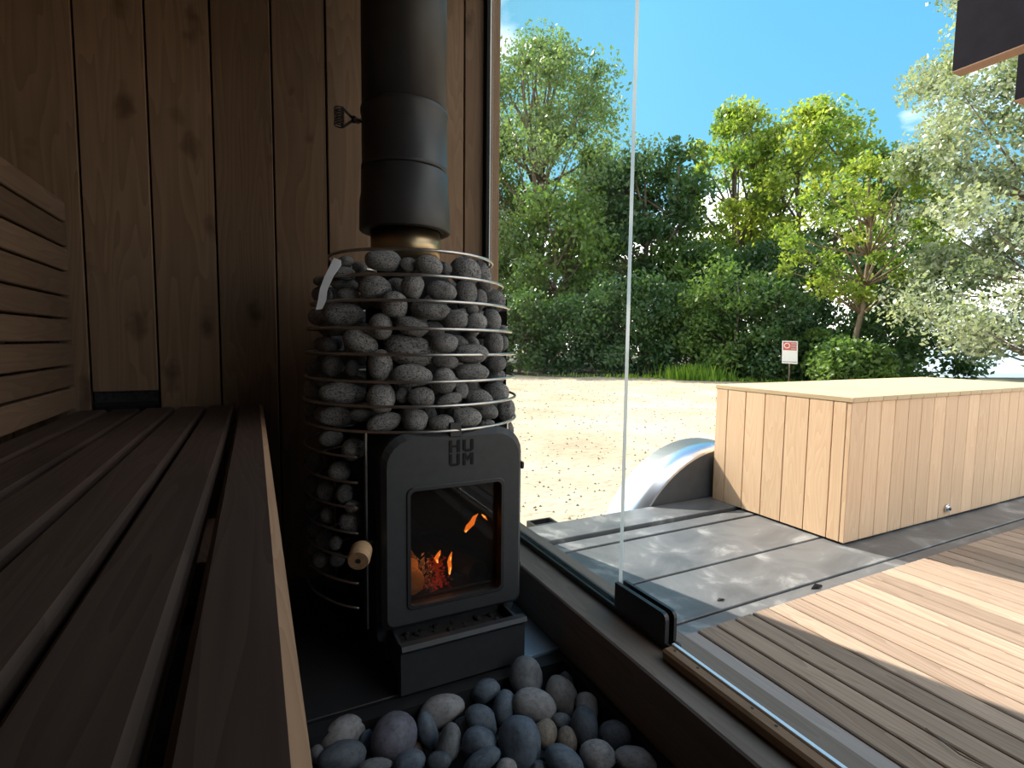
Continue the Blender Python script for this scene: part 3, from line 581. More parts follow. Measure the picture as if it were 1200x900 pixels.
# x, y, z, half sizes (width, depth, height), heading, pitch, roll; both tables taken from image pixels, overlaps pushed along the line of sight
STONES = [
    (0.1589, 1.0276, 0.7471, 0.0139, 0.0106, 0.0111, 8.9, 8.0, 0),
    (0.2164, 0.9735, 0.7464, 0.0313, 0.0194, 0.0205, 12.4, 8.2, 3),
    (0.1544, 1.0148, 0.723, 0.0222, 0.0121, 0.0127, 8.8, 6.9, 0),
    (0.182, 1.0211, 0.738, 0.0132, 0.0105, 0.0111, 9.9, 7.6, 0),
    (0.192, 0.988, 0.7205, 0.0177, 0.0079, 0.0083, 11.2, 7.0, 0),
    (0.1991, 0.965, 0.6955, 0.0279, 0.0206, 0.0217, 11.7, 5.5, 5),
    (0.1564, 1.0307, 0.7046, 0.0236, 0.0122, 0.0129, 8.6, 5.8, 0),
    (0.1254, 1.1167, 0.6901, 0.0193, 0.0162, 0.017, 5.2, 4.6, 0),
    (0.1267, 1.1189, 0.718, 0.0171, 0.0098, 0.0103, 6.0, 6.0, 0),
    (0.1565, 0.9931, 0.6832, 0.0187, 0.0119, 0.0125, 9.0, 4.7, 0),
    (0.2298, 0.94, 0.6639, 0.0256, 0.023, 0.0242, 13.7, 3.7, 0),
    (0.15, 1.0066, 0.6475, 0.0358, 0.0204, 0.0215, 8.5, 2.7, 0),
    (0.2049, 0.9469, 0.6261, 0.0204, 0.0194, 0.0235, 12.3, 1.6, 0),
    (0.1158, 1.1158, 0.6468, 0.0181, 0.0151, 0.0159, 4.7, 2.4, 0),
    (0.2928, 0.9403, 0.7379, 0.0248, 0.0183, 0.0193, 17.2, 8.0, 10),
    (0.2585, 0.9584, 0.7397, 0.0157, 0.0129, 0.0136, 15.1, 8.0, 0),
    (0.3729, 0.9613, 0.7356, 0.0306, 0.0257, 0.0271, 21.2, 7.5, 35),
    (0.4225, 0.99, 0.732, 0.0163, 0.0155, 0.0349, 23.1, 7.0, -18),
    (0.2612, 0.9343, 0.6974, 0.0217, 0.0206, 0.0231, 15.6, 5.7, 20),
    (0.3114, 0.9234, 0.6923, 0.0272, 0.0175, 0.0184, 18.6, 5.4, 12),
    (0.3629, 0.9356, 0.6921, 0.0217, 0.0206, 0.0249, 21.2, 5.2, 20),
    (0.3298, 0.9513, 0.7368, 0.0108, 0.0102, 0.0108, 19.1, 7.7, 0),
    (0.458, 1.014, 0.6868, 0.0253, 0.0218, 0.0229, 24.3, 4.5, 30),
    (0.4031, 0.9581, 0.684, 0.0135, 0.0128, 0.0185, 22.8, 4.6, 0),
    (0.2879, 0.9156, 0.6576, 0.034, 0.0172, 0.0181, 17.3, 3.2, 8),
    (0.2577, 0.9275, 0.6262, 0.0286, 0.0171, 0.018, 15.7, 1.5, 15),
    (0.3383, 0.9176, 0.6406, 0.0249, 0.017, 0.0179, 20.2, 2.4, -10),
    (0.3817, 0.9281, 0.6367, 0.0214, 0.0176, 0.0185, 22.3, 2.2, 0),
    (0.4286, 0.9591, 0.6423, 0.0187, 0.0178, 0.0229, 24.1, 2.3, 0),
    (0.3785, 0.9393, 0.6629, 0.012, 0.0104, 0.0109, 22.0, 3.5, 0),
    (0.465, 0.9823, 0.6252, 0.0107, 0.0095, 0.0099, 25.3, 1.3, 0),
    (0.256, 0.9385, 0.5816, 0.0446, 0.0276, 0.029, 15.4, -0.9, 12),
    (0.3129, 0.9089, 0.5968, 0.0243, 0.0167, 0.0176, 18.9, -0.2, 0),
    (0.3685, 0.9164, 0.5773, 0.0315, 0.0173, 0.0182, 21.9, -1.3, 0),
    (0.4375, 0.9636, 0.5972, 0.0213, 0.0202, 0.0238, 24.4, -0.4, 0),
    (0.4411, 0.9628, 0.5569, 0.0204, 0.0171, 0.018, 24.6, -2.2, 0),
    (0.3149, 0.9143, 0.5644, 0.0238, 0.014, 0.0147, 18.9, -2.1, 5),
    (0.2535, 0.9157, 0.5379, 0.0355, 0.0194, 0.0204, 15.5, -3.7, 5),
    (0.3106, 0.908, 0.5272, 0.0222, 0.0211, 0.0245, 18.9, -4.3, 10),
    (0.368, 0.9146, 0.5412, 0.0316, 0.0173, 0.0182, 21.9, -3.4, 0),
    (0.4478, 0.9775, 0.5283, 0.0197, 0.0156, 0.0164, 24.6, -3.9, 0),
    (0.345, 0.9126, 0.5082, 0.015, 0.0143, 0.0162, 20.7, -5.4, 0),
    (0.2699, 0.9072, 0.4987, 0.0256, 0.0173, 0.0182, 16.5, -6.0, 0),
    (0.4435, 0.9595, 0.4967, 0.0232, 0.0204, 0.0214, 24.8, -5.4, 0),
    (0.3828, 0.9161, 0.4911, 0.0279, 0.0175, 0.0185, 22.7, -6.3, 10),
    (0.408, 0.9321, 0.4644, 0.0224, 0.015, 0.0158, 23.6, -7.6, 20),
    (0.3182, 0.8994, 0.4918, 0.0238, 0.0125, 0.0131, 19.5, -6.5, -22),
    (0.3554, 0.9071, 0.4569, 0.0274, 0.0181, 0.0191, 21.4, -8.4, 0),
    (0.2573, 0.9088, 0.4575, 0.0222, 0.0194, 0.0205, 15.8, -8.6, 0),
    (0.3025, 0.898, 0.4508, 0.0225, 0.015, 0.0158, 18.6, -8.9, -5),
    (0.4093, 0.9314, 0.4343, 0.0183, 0.0134, 0.0141, 23.7, -9.2, 0),
    (0.4886, 1.0124, 0.4542, 0.0194, 0.0184, 0.0247, 25.8, -7.4, 0),
    (0.4912, 1.0105, 0.4081, 0.014, 0.0133, 0.0229, 25.9, -9.7, 0),
    (0.4841, 1.0156, 0.5975, 0.0093, 0.0089, 0.016, 25.5, -0.1, 0),
    (0.1727, 0.9667, 0.5958, 0.0312, 0.0201, 0.0211, 10.1, -0.2, 20),
    (0.2019, 0.9405, 0.5555, 0.021, 0.0199, 0.0281, 12.1, -2.6, 5),
    (0.1447, 0.9895, 0.5029, 0.0403, 0.019, 0.02, 8.3, -5.5, 5),
    (0.2031, 0.9377, 0.4963, 0.0246, 0.0234, 0.0275, 12.3, -6.2, 0),
    (0.1332, 1.0046, 0.4571, 0.0317, 0.0188, 0.0198, 7.6, -8.0, 3),
    (0.2047, 0.9278, 0.4538, 0.0309, 0.0163, 0.0171, 12.4, -8.7, -14),
    (0.1725, 0.9609, 0.4658, 0.0205, 0.0115, 0.0121, 10.2, -7.8, 0),
    (0.133, 1.0371, 0.5521, 0.019, 0.018, 0.0202, 7.3, -2.6, 0),
    (0.1279, 1.0488, 0.5898, 0.0157, 0.0145, 0.0152, 7.0, -0.6, 0),
    (0.1252, 1.0112, 0.4165, 0.0211, 0.0146, 0.0154, 7.1, -10.2, -10),
    (0.1076, 1.1192, 0.5433, 0.0156, 0.0148, 0.0175, 5.5, -2.9, 0),
    (0.1035, 1.1176, 0.5032, 0.0155, 0.0148, 0.0188, 4.9, -4.9, 0),
    (0.1024, 1.118, 0.4599, 0.0162, 0.0153, 0.0188, 5.0, -7.1, 0),
    (0.2385, 0.9297, 0.503, 0.0132, 0.0126, 0.0145, 14.4, -5.8, 0),
    (0.1623, 0.9919, 0.549, 0.0111, 0.0105, 0.0147, 9.3, -2.9, 0),
    (0.1587, 0.9691, 0.4009, 0.0215, 0.0191, 0.0202, 9.3, -11.5, 0),
    (0.137, 0.9976, 0.3541, 0.0195, 0.0185, 0.0199, 7.8, -13.7, 0),
    (0.117, 1.0332, 0.3108, 0.0164, 0.0156, 0.02, 6.5, -15.5, 0),
    (0.1442, 0.981, 0.3179, 0.0162, 0.0154, 0.0176, 8.4, -15.9, 0),
    (0.153, 0.9763, 0.2641, 0.0205, 0.0194, 0.0212, 8.9, -18.8, 0),
    (0.1182, 1.0211, 0.2659, 0.013, 0.0124, 0.0152, 6.6, -18.0, 0),
    (0.1128, 1.041, 0.2151, 0.0155, 0.014, 0.0148, 6.2, -20.2, 0),
    (0.1282, 0.9974, 0.2199, 0.0114, 0.0109, 0.0129, 7.3, -20.7, 0),
    (0.1543, 0.961, 0.2972, 0.0146, 0.0106, 0.0111, 9.1, -17.3, 0),
    (0.1032, 1.1156, 0.3512, 0.0173, 0.0165, 0.0193, 4.4, -12.5, 0),
    (0.1032, 1.1151, 0.3045, 0.0174, 0.0165, 0.0201, 4.2, -14.8, 0),
    (0.1022, 1.1144, 0.2618, 0.0162, 0.0154, 0.0174, 4.0, -16.8, 0),
    (0.1018, 1.1169, 0.2116, 0.0156, 0.0148, 0.0176, 4.7, -19.1, 0),
    (0.1017, 1.1161, 0.1723, 0.0156, 0.0149, 0.0188, 4.5, -20.9, 0),
    (0.1075, 1.0643, 0.1651, 0.0151, 0.0143, 0.0151, 5.8, -22.1, 0),
    (0.1309, 0.9956, 0.1877, 0.0136, 0.0122, 0.0129, 7.5, -22.3, 0),
]
PEBBLES = [
    (0.1086, 0.8032, -0.018, 0.0314, 0.0217, 0.0241, 7.7, -37.3, -25, 'l', "light grey oval pebble, leftmost of the pebbles below the tray's far rim"),
    (0.099, 0.7521, -0.012, 0.0334, 0.0176, 0.0196, 7.5, -38.9, 0, 'd', 'dark grey round pebble beside the bench edge, in front of the light oval one'),
    (0.1781, 0.7536, -0.0133, 0.0326, 0.0293, 0.035, 13.4, -38.4, 0, 'p', 'big purple-grey round boulder-like pebble on the left side of the tray'),
    (0.1654, 0.8201, -0.028, 0.0206, 0.0116, 0.0129, 11.4, -36.9, -10, 'm', 'grey pebble half hidden behind the big purple-grey one'),
    (0.139, 0.7775, -0.028, 0.0109, 0.0098, 0.0206, 10.1, -38.5, 8, 'b', 'thin upright blue-grey pebble wedged between the light oval and the purple-grey one'),
    (0.14, 0.7137, -0.012, 0.0237, 0.0091, 0.0101, 11.1, -40.1, 5, 'm', "mid grey pebble cut by the picture's bottom edge in front of the purple-grey one"),
    (0.1861, 0.6978, -0.012, 0.0223, 0.0139, 0.0155, 14.9, -40.3, -10, 'b', 'bluish pebble at the bottom edge, right of the purple-grey one'),
    (0.2326, 0.7595, -0.0217, 0.0145, 0.0131, 0.0263, 17.0, -38.1, -25, 'b', 'slim blue-grey pebble leaning left beside the purple-grey one'),
    (0.2669, 0.787, -0.0132, 0.0376, 0.0229, 0.0254, 18.6, -36.6, -8, 'l', 'long light grey pebble with a dimple, topmost on the left half'),
    (0.2526, 0.7132, -0.018, 0.0173, 0.0156, 0.0269, 19.5, -39.2, 12, 'm', "upright rough grey pebble at the tray's middle below the dimpled one"),
    (0.3167, 0.7374, -0.0177, 0.0268, 0.0189, 0.021, 23.2, -37.6, 25, 'b', 'dark blue-grey flat pebble right of the dimpled one'),
    (0.2941, 0.6914, -0.014, 0.0264, 0.0199, 0.0221, 23.0, -39.3, 18, 'b', 'rounded slate blue pebble with a pale flank, left of the bladed stone'),
    (0.3501, 0.7901, -0.0103, 0.026, 0.0185, 0.0205, 23.9, -35.2, -5, 'b', "pale blue-topped pebble against the tray's far rim"),
    (0.2944, 0.7594, -0.0369, 0.0155, 0.014, 0.0155, 21.2, -38.0, 0, 'm', 'small grey pebble sunk behind the rough upright one'),
    (0.2278, 0.6877, -0.016, 0.0173, 0.0104, 0.0115, 18.3, -40.4, 0, 'd', 'small dark pebble at the foot of the rough upright one'),
    (0.0691, 0.7913, -0.026, 0.01, 0.009, 0.0114, 5.0, -38.2, 0, 'm', 'tiny grey pebble squeezed against the bench side'),
    (0.2816, 0.6529, -0.0095, 0.0273, 0.0119, 0.0132, 23.6, -40.6, -25, 'b', 'slate pebble leaning up to the right at the bottom edge'),
    (0.2118, 0.7532, -0.05, 0.0147, 0.0132, 0.0195, 15.8, -39.5, 0, 'r', 'reddish brown pebble deep in the gap beside the purple-grey one'),
    (0.422, 0.7788, 0.002, 0.0275, 0.0247, 0.0342, 28.5, -34.0, 12, 'm', "blocky upright grey pebble sticking up above the tray's far rim"),
    (0.3638, 0.7512, -0.0187, 0.0199, 0.0179, 0.0252, 25.9, -36.5, 5, 'b', 'dark blue rounded pebble below the pale blue-topped one'),
    (0.4102, 0.725, -0.0115, 0.0357, 0.025, 0.0278, 29.6, -36.3, 5, 'l', "large light grey pitted pebble near the tray's middle"),
    (0.4657, 0.7339, -0.0168, 0.0274, 0.0247, 0.0343, 32.4, -35.4, -20, 'w', "warm grey arched pebble with a pale stripe near the tray's right rim"),
    (0.4955, 0.6938, -0.02, 0.0182, 0.0164, 0.0214, 35.5, -36.0, -25, 'l', "pale egg-shaped pebble by the tray's right rim"),
    (0.3488, 0.6611, -0.0063, 0.0309, 0.0278, 0.0385, 27.7, -39.1, -10, 'b', 'tall bladed slate pebble with a sharp ridge and a dark side'),
    (0.3957, 0.6678, -0.018, 0.0186, 0.0167, 0.021, 30.6, -38.5, 0, 't', 'small tan round pebble right of the bladed one'),
    (0.4366, 0.6847, -0.0262, 0.018, 0.0139, 0.0154, 32.4, -37.6, 10, 'm', 'small grey pitted pebble between the tan and the large light grey one'),
    (0.4252, 0.6463, -0.0263, 0.0152, 0.0137, 0.0209, 33.4, -39.0, -15, 't', 'brown wedge pebble between the tan and the dark upright one'),
    (0.4621, 0.649, -0.0148, 0.0226, 0.0203, 0.0276, 35.4, -37.7, -5, 'd', 'dark grey smooth upright pebble on the right half'),
    (0.4967, 0.6141, -0.018, 0.0271, 0.0182, 0.0202, 39.0, -38.0, 12, 'd', "dark pebble with a lighter rim against the tray's right side"),
    (0.44, 0.5895, -0.01, 0.0262, 0.0178, 0.0197, 36.7, -39.7, 10, 'l', 'light grey angular pebble at the bottom right'),
    (0.4853, 0.5592, -0.012, 0.0299, 0.0155, 0.0173, 41.0, -39.6, 0, 'l', 'pale smooth oval pebble, furthest right in the tray'),
    (0.3911, 0.6023, -0.0075, 0.0279, 0.0169, 0.0188, 32.9, -40.3, 22, 'b', 'blue-grey sloping pebble at the bottom, right of the bladed one'),
    (0.3137, 0.6372, -0.0177, 0.0148, 0.0098, 0.0109, 26.0, -40.9, 0, 'l', 'small light pebble at the bottom edge left of the bladed one'),
    (0.3613, 0.618, -0.0206, 0.0137, 0.0082, 0.0091, 30.4, -40.9, 0, 'm', 'small grey pebble at the bottom edge right of the bladed one'),
    (0.4997, 0.7679, -0.022, 0.0121, 0.0109, 0.015, 33.1, -34.2, -30, 'd', 'dark sliver of a pebble behind the warm grey arched one'),
]

ORD = ['top', 'second', 'third', 'fourth', 'fifth', 'sixth', 'seventh', 'eighth']
NTH = ['first', 'second', 'third', 'fourth', 'fifth', 'sixth', 'seventh', 'eighth', 'ninth', 'tenth', 'eleventh', 'twelfth', 'thirteenth', 'fourteenth', 'fifteenth', 'sixteenth', 'seventeenth', 'eighteenth', 'nineteenth', 'twentieth']
AX, AY = .307, 1.10
RINGS = [(.7658, .169), (.7172, .192), (.6714, .2035), (.6219, .211), (.5757, .215), (.5279, .217), (.4847, .221), (.4393, .221)]
def stones():
    var = [pebble_mesh('stove_stone', i, .10, M['rock']) for i in range(8)]
    rows = {}
    for i, s in enumerate(STONES):
        k = sum(1 for z, r in RINGS if z > s[2])
        rows.setdefault(k, []).append((math.atan2(s[0], s[1]), i))
    for k, L in rows.items():
        L.sort() if k < 8 else L.sort(key=lambda t: -STONES[t[1]][2])
        for q, (a, i) in enumerate(L):
            o = place_stone('stove_stone', var[(i * 5 + 3) % 8], STONES[i], 1.06)
            side = NTH[q] if q < len(NTH) else 'last'
            if k == 0: lab = 'grey speckled stove stone peeping above the top hoop, %s from the left' % side
            elif k < 8: lab = 'grey speckled stove stone between %s and %s hoops from the top, %s from the left' % (ORD[k - 1], ORD[k], side)
            else: lab = "dim grey stove stone low on the stove's left side, %s from the top" % side
            mark(o, lab, 'stone', 'stones caged in the stove')
    # stones of the second layer, glimpsed in the gaps behind the front ones
    rng = random.Random(11); n = 0
    pos = [Vector(s[:3]) for s in STONES]
    for j in range(11):
        z = .46 + j * .027
        for i in range(9):
            a = R(-90 + (i - 4) * 22 + (j % 2) * 11 + rng.uniform(-4, 4)); r = .128 + rng.uniform(-.006, .006)
            p = Vector((AX + r * math.cos(a), AY + r * math.sin(a), z))
            if z > .70: r = .105; p = Vector((AX + r * math.cos(a), AY + r * math.sin(a), z))
            if min((p - q).length for q in pos) < .036: continue
            pos.append(p)
            o = place_stone('stove_stone', var[n % 8], (p.x, p.y, p.z, rng.uniform(.018, .024), .016, rng.uniform(.015, .019), rng.uniform(0, 90), 0, rng.uniform(-30, 30))); n += 1
            mark(o, 'grey stove stone packed in the dark behind the outer stones', 'stone', 'stones packed behind the outer stove stones')
    # stones round the right and rear of the cage
    for j in range(9):
        for i in range(10):
            a = R(-8 + i * 22 + (j % 2) * 11); z = .455 + j * .034
            Rr = np.interp(z, [.439, .528, .622, .717, .766], [.221, .217, .211, .192, .169]) - .03
            p = Vector((AX + Rr * math.cos(a), AY + Rr * math.sin(a), z))
            if min((p - q).length for q in pos) < .038: continue
            pos.append(p)
            o = place_stone('stove_stone', var[n % 8], (p.x, p.y, p.z, .021, .019, .017, 90 - math.degrees(a), 0, rng.uniform(-20, 20))); n += 1
            mark(o, 'grey stove stone round the side or rear of the cage', 'stone', 'stones round the sides and rear of the stove')
stones()

def pebbles():
    for i, s in enumerate(PEBBLES):
        me = pebble_mesh('pebble', 100 + i, .20, M['pebble_' + s[9]])
        mark(place_stone('pebble', me, s, 1.10), s[10], 'pebble', 'pebbles in the floor tray')
    var = [pebble_mesh('pebble', 300 + i, .12, M['pebble_m'], sub=2) for i in range(4)]
    rng = random.Random(4); n = 0; pos = [Vector(s[:3]) for s in PEBBLES]
    for j in range(40):
        p = Vector((rng.uniform(.06, .49), rng.uniform(.46, .77), -.048))
        if min((p - q).length for q in pos) < .042: continue
        pos.append(p); n += 1
        mark(place_stone('pebble', var[n % 4], (p.x, p.y, p.z, rng.uniform(.016, .024), .017, .012, rng.uniform(0, 180), 0, 0)), 'pebble buried in the dark lower layer of the tray', 'pebble', 'pebbles in the lower layer of the tray')
pebbles()

# ------------------------------------------------------------------ the stove
def stove():
    S = empty('wood_stove', (AX, AY, .0005))
    for i, (z, r) in enumerate(RINGS):
        MB().tube([(AX + r * math.cos(2 * PI * k / 72), AY + r * math.sin(2 * PI * k / 72), z) for k in range(72)], .0030, 7, closed=True).build('hoop', M['ring'], S)
    for j in range(7):   # lower hoops stop at the door on either side
        z = .393 - j * .0465; a0, a1 = R(-48), R(228)
        MB().tube([(AX + .221 * math.cos(a0 + (a1 - a0) * k / 60), AY + .221 * math.sin(a0 + (a1 - a0) * k / 60), z) for k in range(61)], .0026, 6).build('hoop', M['ring'], S)
    for sx in (-1, 1):   # flat uprights the lower hoops end on
        x = .1735 if sx < 0 else .452
        MB().box(x - .0015, x + .0015, .928, .946, .075, .4375).build('upright', M['ring'], S)
    # curved heat shield behind
    sh = MB(); a0, a1 = R(2), R(128)
    sh.lathe([(.2245, .02), (.2275, .02), (.2275, .70), (.2245, .70), (.2245, .02)], AX, AY, 40, 0, a0, a1)
    sh.build('heat_shield', M['black'], S)
    # inner fire tube and its shoulders
    MB().lathe([(.0, .425), (.098, .425), (.098, .70), (.074, .735), (.074, .765), (0, .765)], AX, AY, 32).build('fire_tube', M['dark'], S)
    MB().lathe([(.0655, .765), (.0715, .765), (.0715, .826), (.0655, .826), (.0655, .765)], .292, AY, 40).build('flue_collar', M['brass'], S)
    # firebox: a rounded tunnel behind the door
    o_ = rrect(.186, .458, .055, .430, .012, .055); i_ = rrect(.200, .444, .095, .415, .008, .045)
    m = MB(); n = len(o_); ya, yb = .909, 1.20
    vs = [(p[0], ya, p[1]) for p in o_] + [(p[0], yb, p[1]) for p in o_] + [(p[0], yb - .02, p[1]) for p in i_] + [(p[0], ya, p[1]) for p in i_]
    fs = []
    for a in range(4):
        b = (a + 1) % 4
        if a == 1: continue
        fs += [(a * n + i, a * n + (i + 1) % n, b * n + (i + 1) % n, b * n + i) for i in range(n)]
    m.add(vs, fs); m.add([(p[0], yb, p[1]) for p in o_], [list(range(n))]); m.add([(p[0], yb - .02, p[1]) for p in i_], [list(range(n))])
    fb = m.build('firebox', M['stove'], S)
    MB().box(.2005, .4435, .912, 1.178, .0955, .103).build('grate', M['char'], fb)
    MB().box(.202, .442, 1.165, 1.179, .1035, .36).build('back_liner', M['char'], fb)
    # base
    MB().box(.205, .440, .93, 1.24, .0, .0545, bev=.004).build('base', M['stove'], S)
    # door with its window
    do = rrect(.190, .463, .085, .439, .016, .052); di = rrect(.2345, .4215, .121, .341, .010, .012)
    door = MB().frame(do, di, .880, .908, bevel=.012).build('door', M['stove'], S)
    lip_o = rrect(.2325, .4235, .119, .343, .011, .013); lip_i = rrect(.2395, .4165, .126, .336, .009, .010)
    MB().frame(lip_o, lip_i, .8775, .884, bevel=.002).build('window_rim', M['black'], door)
    g = MB(); x0, x1, y0, y1, z0, z1 = .231, .425, .897, .901, .117, .345
    g.box(x0, x1, y0, y1, z0, z1); g.build('window_pane', M['stove_glass'], door)
    # the four letters, two over two; black bars paint the shade of cut-outs
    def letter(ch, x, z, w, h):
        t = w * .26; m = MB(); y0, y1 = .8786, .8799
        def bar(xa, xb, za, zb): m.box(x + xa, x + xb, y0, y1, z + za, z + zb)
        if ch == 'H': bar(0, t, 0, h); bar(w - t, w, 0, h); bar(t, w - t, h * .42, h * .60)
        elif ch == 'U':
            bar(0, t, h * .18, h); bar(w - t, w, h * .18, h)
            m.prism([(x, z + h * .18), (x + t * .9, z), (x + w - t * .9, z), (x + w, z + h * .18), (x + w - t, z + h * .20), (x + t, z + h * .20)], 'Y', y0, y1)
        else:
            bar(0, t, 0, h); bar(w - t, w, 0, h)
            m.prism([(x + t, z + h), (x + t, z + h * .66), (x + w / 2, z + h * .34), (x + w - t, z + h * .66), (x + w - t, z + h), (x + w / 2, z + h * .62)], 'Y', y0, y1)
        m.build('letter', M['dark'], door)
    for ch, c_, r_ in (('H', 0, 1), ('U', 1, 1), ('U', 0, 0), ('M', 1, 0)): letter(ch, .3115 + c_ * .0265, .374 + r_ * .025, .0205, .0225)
    # small parts of the door
    hb = MB(); hb.box(.4635, .4705, .888, .902, .352, .3665, bev=.002); hb.box(.4585, .4640, .890, .905, .350, .369, bev=.001); hb.build('latch', M['black'], door)
    hc = MB(); hc.box(.4585, .4675, .892, .905, .150, .163, bev=.002); hc.build('hinge', M['black'], door)
    MB().box(.3125, .3345, .8775, .8825, .428, .4535, bev=.001).build('tab', M['black'], S)
    h = MB(); h.tube([(.189, .925, .246), (.172, .905, .244), (.158, .892, .243)], .005, 8); rod = h.build('handle_rod', M['black'], door)
    d = Vector((-.013, -.034, -.008)).normalized(); a = Vector((.158, .892, .243)); pr = [(0, .0155), (.004, .018), (.030, .0185), (.036, .017)]
    k = MB(); k.tube([a + d * t for t, r in pr], 0, 20, rads=[r for t, r in pr], caps=False); ring = lambda t, r: None
    wk = k.build('wooden_knob', M['pine'], rod); wk['label'] = 'turned pale wooden knob'
    e = MB(); e.tube([a + d * .001, a + d * .0355], .0165, 20); e.build('knob_end', M['pine_end'], rod)
    e = MB(); e.tube([a + d * .0356, a + d * .0368], .0045, 10); e.build('screw', M['dark'], rod)
    # ash drawer standing a little open below the door
    fr = MB(); fr.prism([(.822, .004), (.838, .004), (.838, .076), (.834, .090), (.816, .093), (.812, .086), (.822, .076)], 'X', .2065, .4405)
    dr = fr.build('ash_drawer', M['stove'], S)
    tr = MB(); tr.box(.2105, .2155, .8385, .925, .012, .078); tr.box(.4315, .4365, .8385, .925, .012, .078); tr.box(.2155, .4315, .8385, .925, .012, .018)
    tr.build('drawer_tray', M['stove'], dr)
    rng = random.Random(2); q = MB()
    q.box(.2165, .4305, .840, .924, .0185, .060)
    for i in range(46):
        x, y, r = rng.uniform(.222, .425), rng.uniform(.845, .915), rng.uniform(.002, .006)
        bm = bmesh.new(); bmesh.ops.create_icosphere(bm, subdivisions=1, radius=r)
        for v in bm.verts: v.co += Vector((x, y, .060 + r * .5))
        q.bm(bm)
    qa = q.build('ash', M['char'], dr); qa['kind'] = 'stuff'
    mark(S, 'black wood-burning sauna stove with hoops of stones and a glazed door', 'stove')
stove()

def fire():
    # logs, ash and flames on the grate
    def log(pts, r, lab, mat, end):
        m = MB(); m.tube(pts, r, 14, mi=0, caps=False)
        pts = [Vector(p) for p in pts]; t = (pts[-1] - pts[0]).normalized()
        o = m.build('firewood_log', mat); 
        for p, s in ((pts[0], -1), (pts[-1], 1)): MB().tube([p - t * s * .004, p + t * s * .0015], r * .985, 14).build('end_grain', end, o)
        return mark(o, lab, 'log')
    log([(.259, .945, .1385), (.262, 1.02, .140), (.266, 1.13, .143)], .026, 'pale split log seen end-on at the left of the fire', M['log'], M['log_end'])
    log([(.259, .955, .1035 + .024 + .044 - .004), (.263, 1.13, .185)], .0165, 'small pale log lying on top of the left log', M['log'], M['log_end'])
    log([(.400, .955, .128), (.372, 1.05, .130), (.345, 1.15, .132)], .024, 'charred black log on the right of the fire', M['char'], M['char'])
    log([(.330, 1.02, .128), (.325, 1.15, .13)], .0235, 'charred log at the back behind the embers', M['char'], M['char'])
    # flaky white ash beside the pale log
    rng = random.Random(6); a = MB()
    for i in range(170):
        t = rng.random(); x = .288 + rng.gauss(0, .008) + .022 * (1 - t) * rng.random(); z = .106 + t * .072; y = .955 + rng.uniform(0, .03); s = rng.uniform(.0015, .0045)
        v = [(x + rng.uniform(-s, s), y + rng.uniform(-.003, .003), z + rng.uniform(-s, s) * 1.4) for _ in range(4)]
        a.add(v, [(0, 1, 2), (0, 2, 3), (0, 3, 1), (1, 3, 2)])
    mark(a.build('ash', M['ash']), 'flaky white ash clinging between the logs in the stove', 'ash', kind='stuff')
    eb = MB(); rng = random.Random(7)
    for i in range(420):
        x = .318 + rng.gauss(0, .010); z = .106 + rng.random() ** 1.2 * .062; y = .958 + rng.uniform(0, .03); s = rng.uniform(.0015, .0035)
        v = [(x + rng.uniform(-s, s), y + rng.uniform(-.004, .004), z + rng.uniform(-s, s)) for _ in range(4)]
        eb.add(v, [(0, 1, 2), (0, 2, 3), (0, 3, 1), (1, 3, 2)])
    mark(eb.build('embers', M['ember']), 'heap of glowing red embers in the middle of the fire', 'embers', kind='stuff')
    def flame(spine, w, lab):
        n = len(spine); rad = [w * math.sin(PI * (.12 + .88 * (i / (n - 1)))) ** .9 + .0004 for i in range(n)]
        o = MB().tube(spine, 0, 8, rads=rad).build('flame', M['flame'])
        MB().tube([Vector(p) + Vector((0, -.002, 0)) for p in spine[:-1]], 0, 8, rads=[r * .5 for r in rad[:-1]]).build('flame_core', M['flame_core'], o)
        return mark(o, lab, 'flame', 'flames in the stove')
    flame([(.337, .950, .138), (.339, .952, .150), (.338, .953, .162), (.341, .955, .172), (.345, .957, .180)], .0040, 'upright orange flame over the embers')
    flame([(.314, .955, .164), (.312, .957, .172), (.318, .958, .180), (.322, .96, .186)], .0042, 'small curling flame at the left of the embers')
    flame([(.373, .958, .216), (.380, .960, .224), (.390, .962, .231), (.396, .964, .241), (.405, .966, .247)], .0055, 'slanting broad flame on the right above the charred log')
    flame([(.410, .958, .247), (.417, .960, .240), (.424, .962, .232)], .0024, 'thin flame streak at the far right of the stove window')
    flame([(.358, .958, .322), (.364, .958, .327), (.372, .959, .331), (.377, .96, .339)], .0026, 'little painted reflection of the flames under the top of the stove window')  # this and the next two: reflections of the flames built as glowing shapes
    flame([(.321, .958, .334), (.324, .959, .337), (.326, .959, .340)], .0018, 'tiny orange painted reflection of the flames at the top of the stove window')
    flame([(.360, .957, .337), (.362, .958, .343), (.361, .958, .348)], .0044, 'dim orange painted reflection of the flames at the top of the stove window')
    l = bpy.data.lights.new('fire_glow', 'POINT'); l.energy = .28; l.color = (1, .35, .08); l.shadow_soft_size = .03
    o = bpy.data.objects.new('fire_glow', l); COL.objects.link(o); o.location = Vector((.300, .925, .185)) * U
fire()

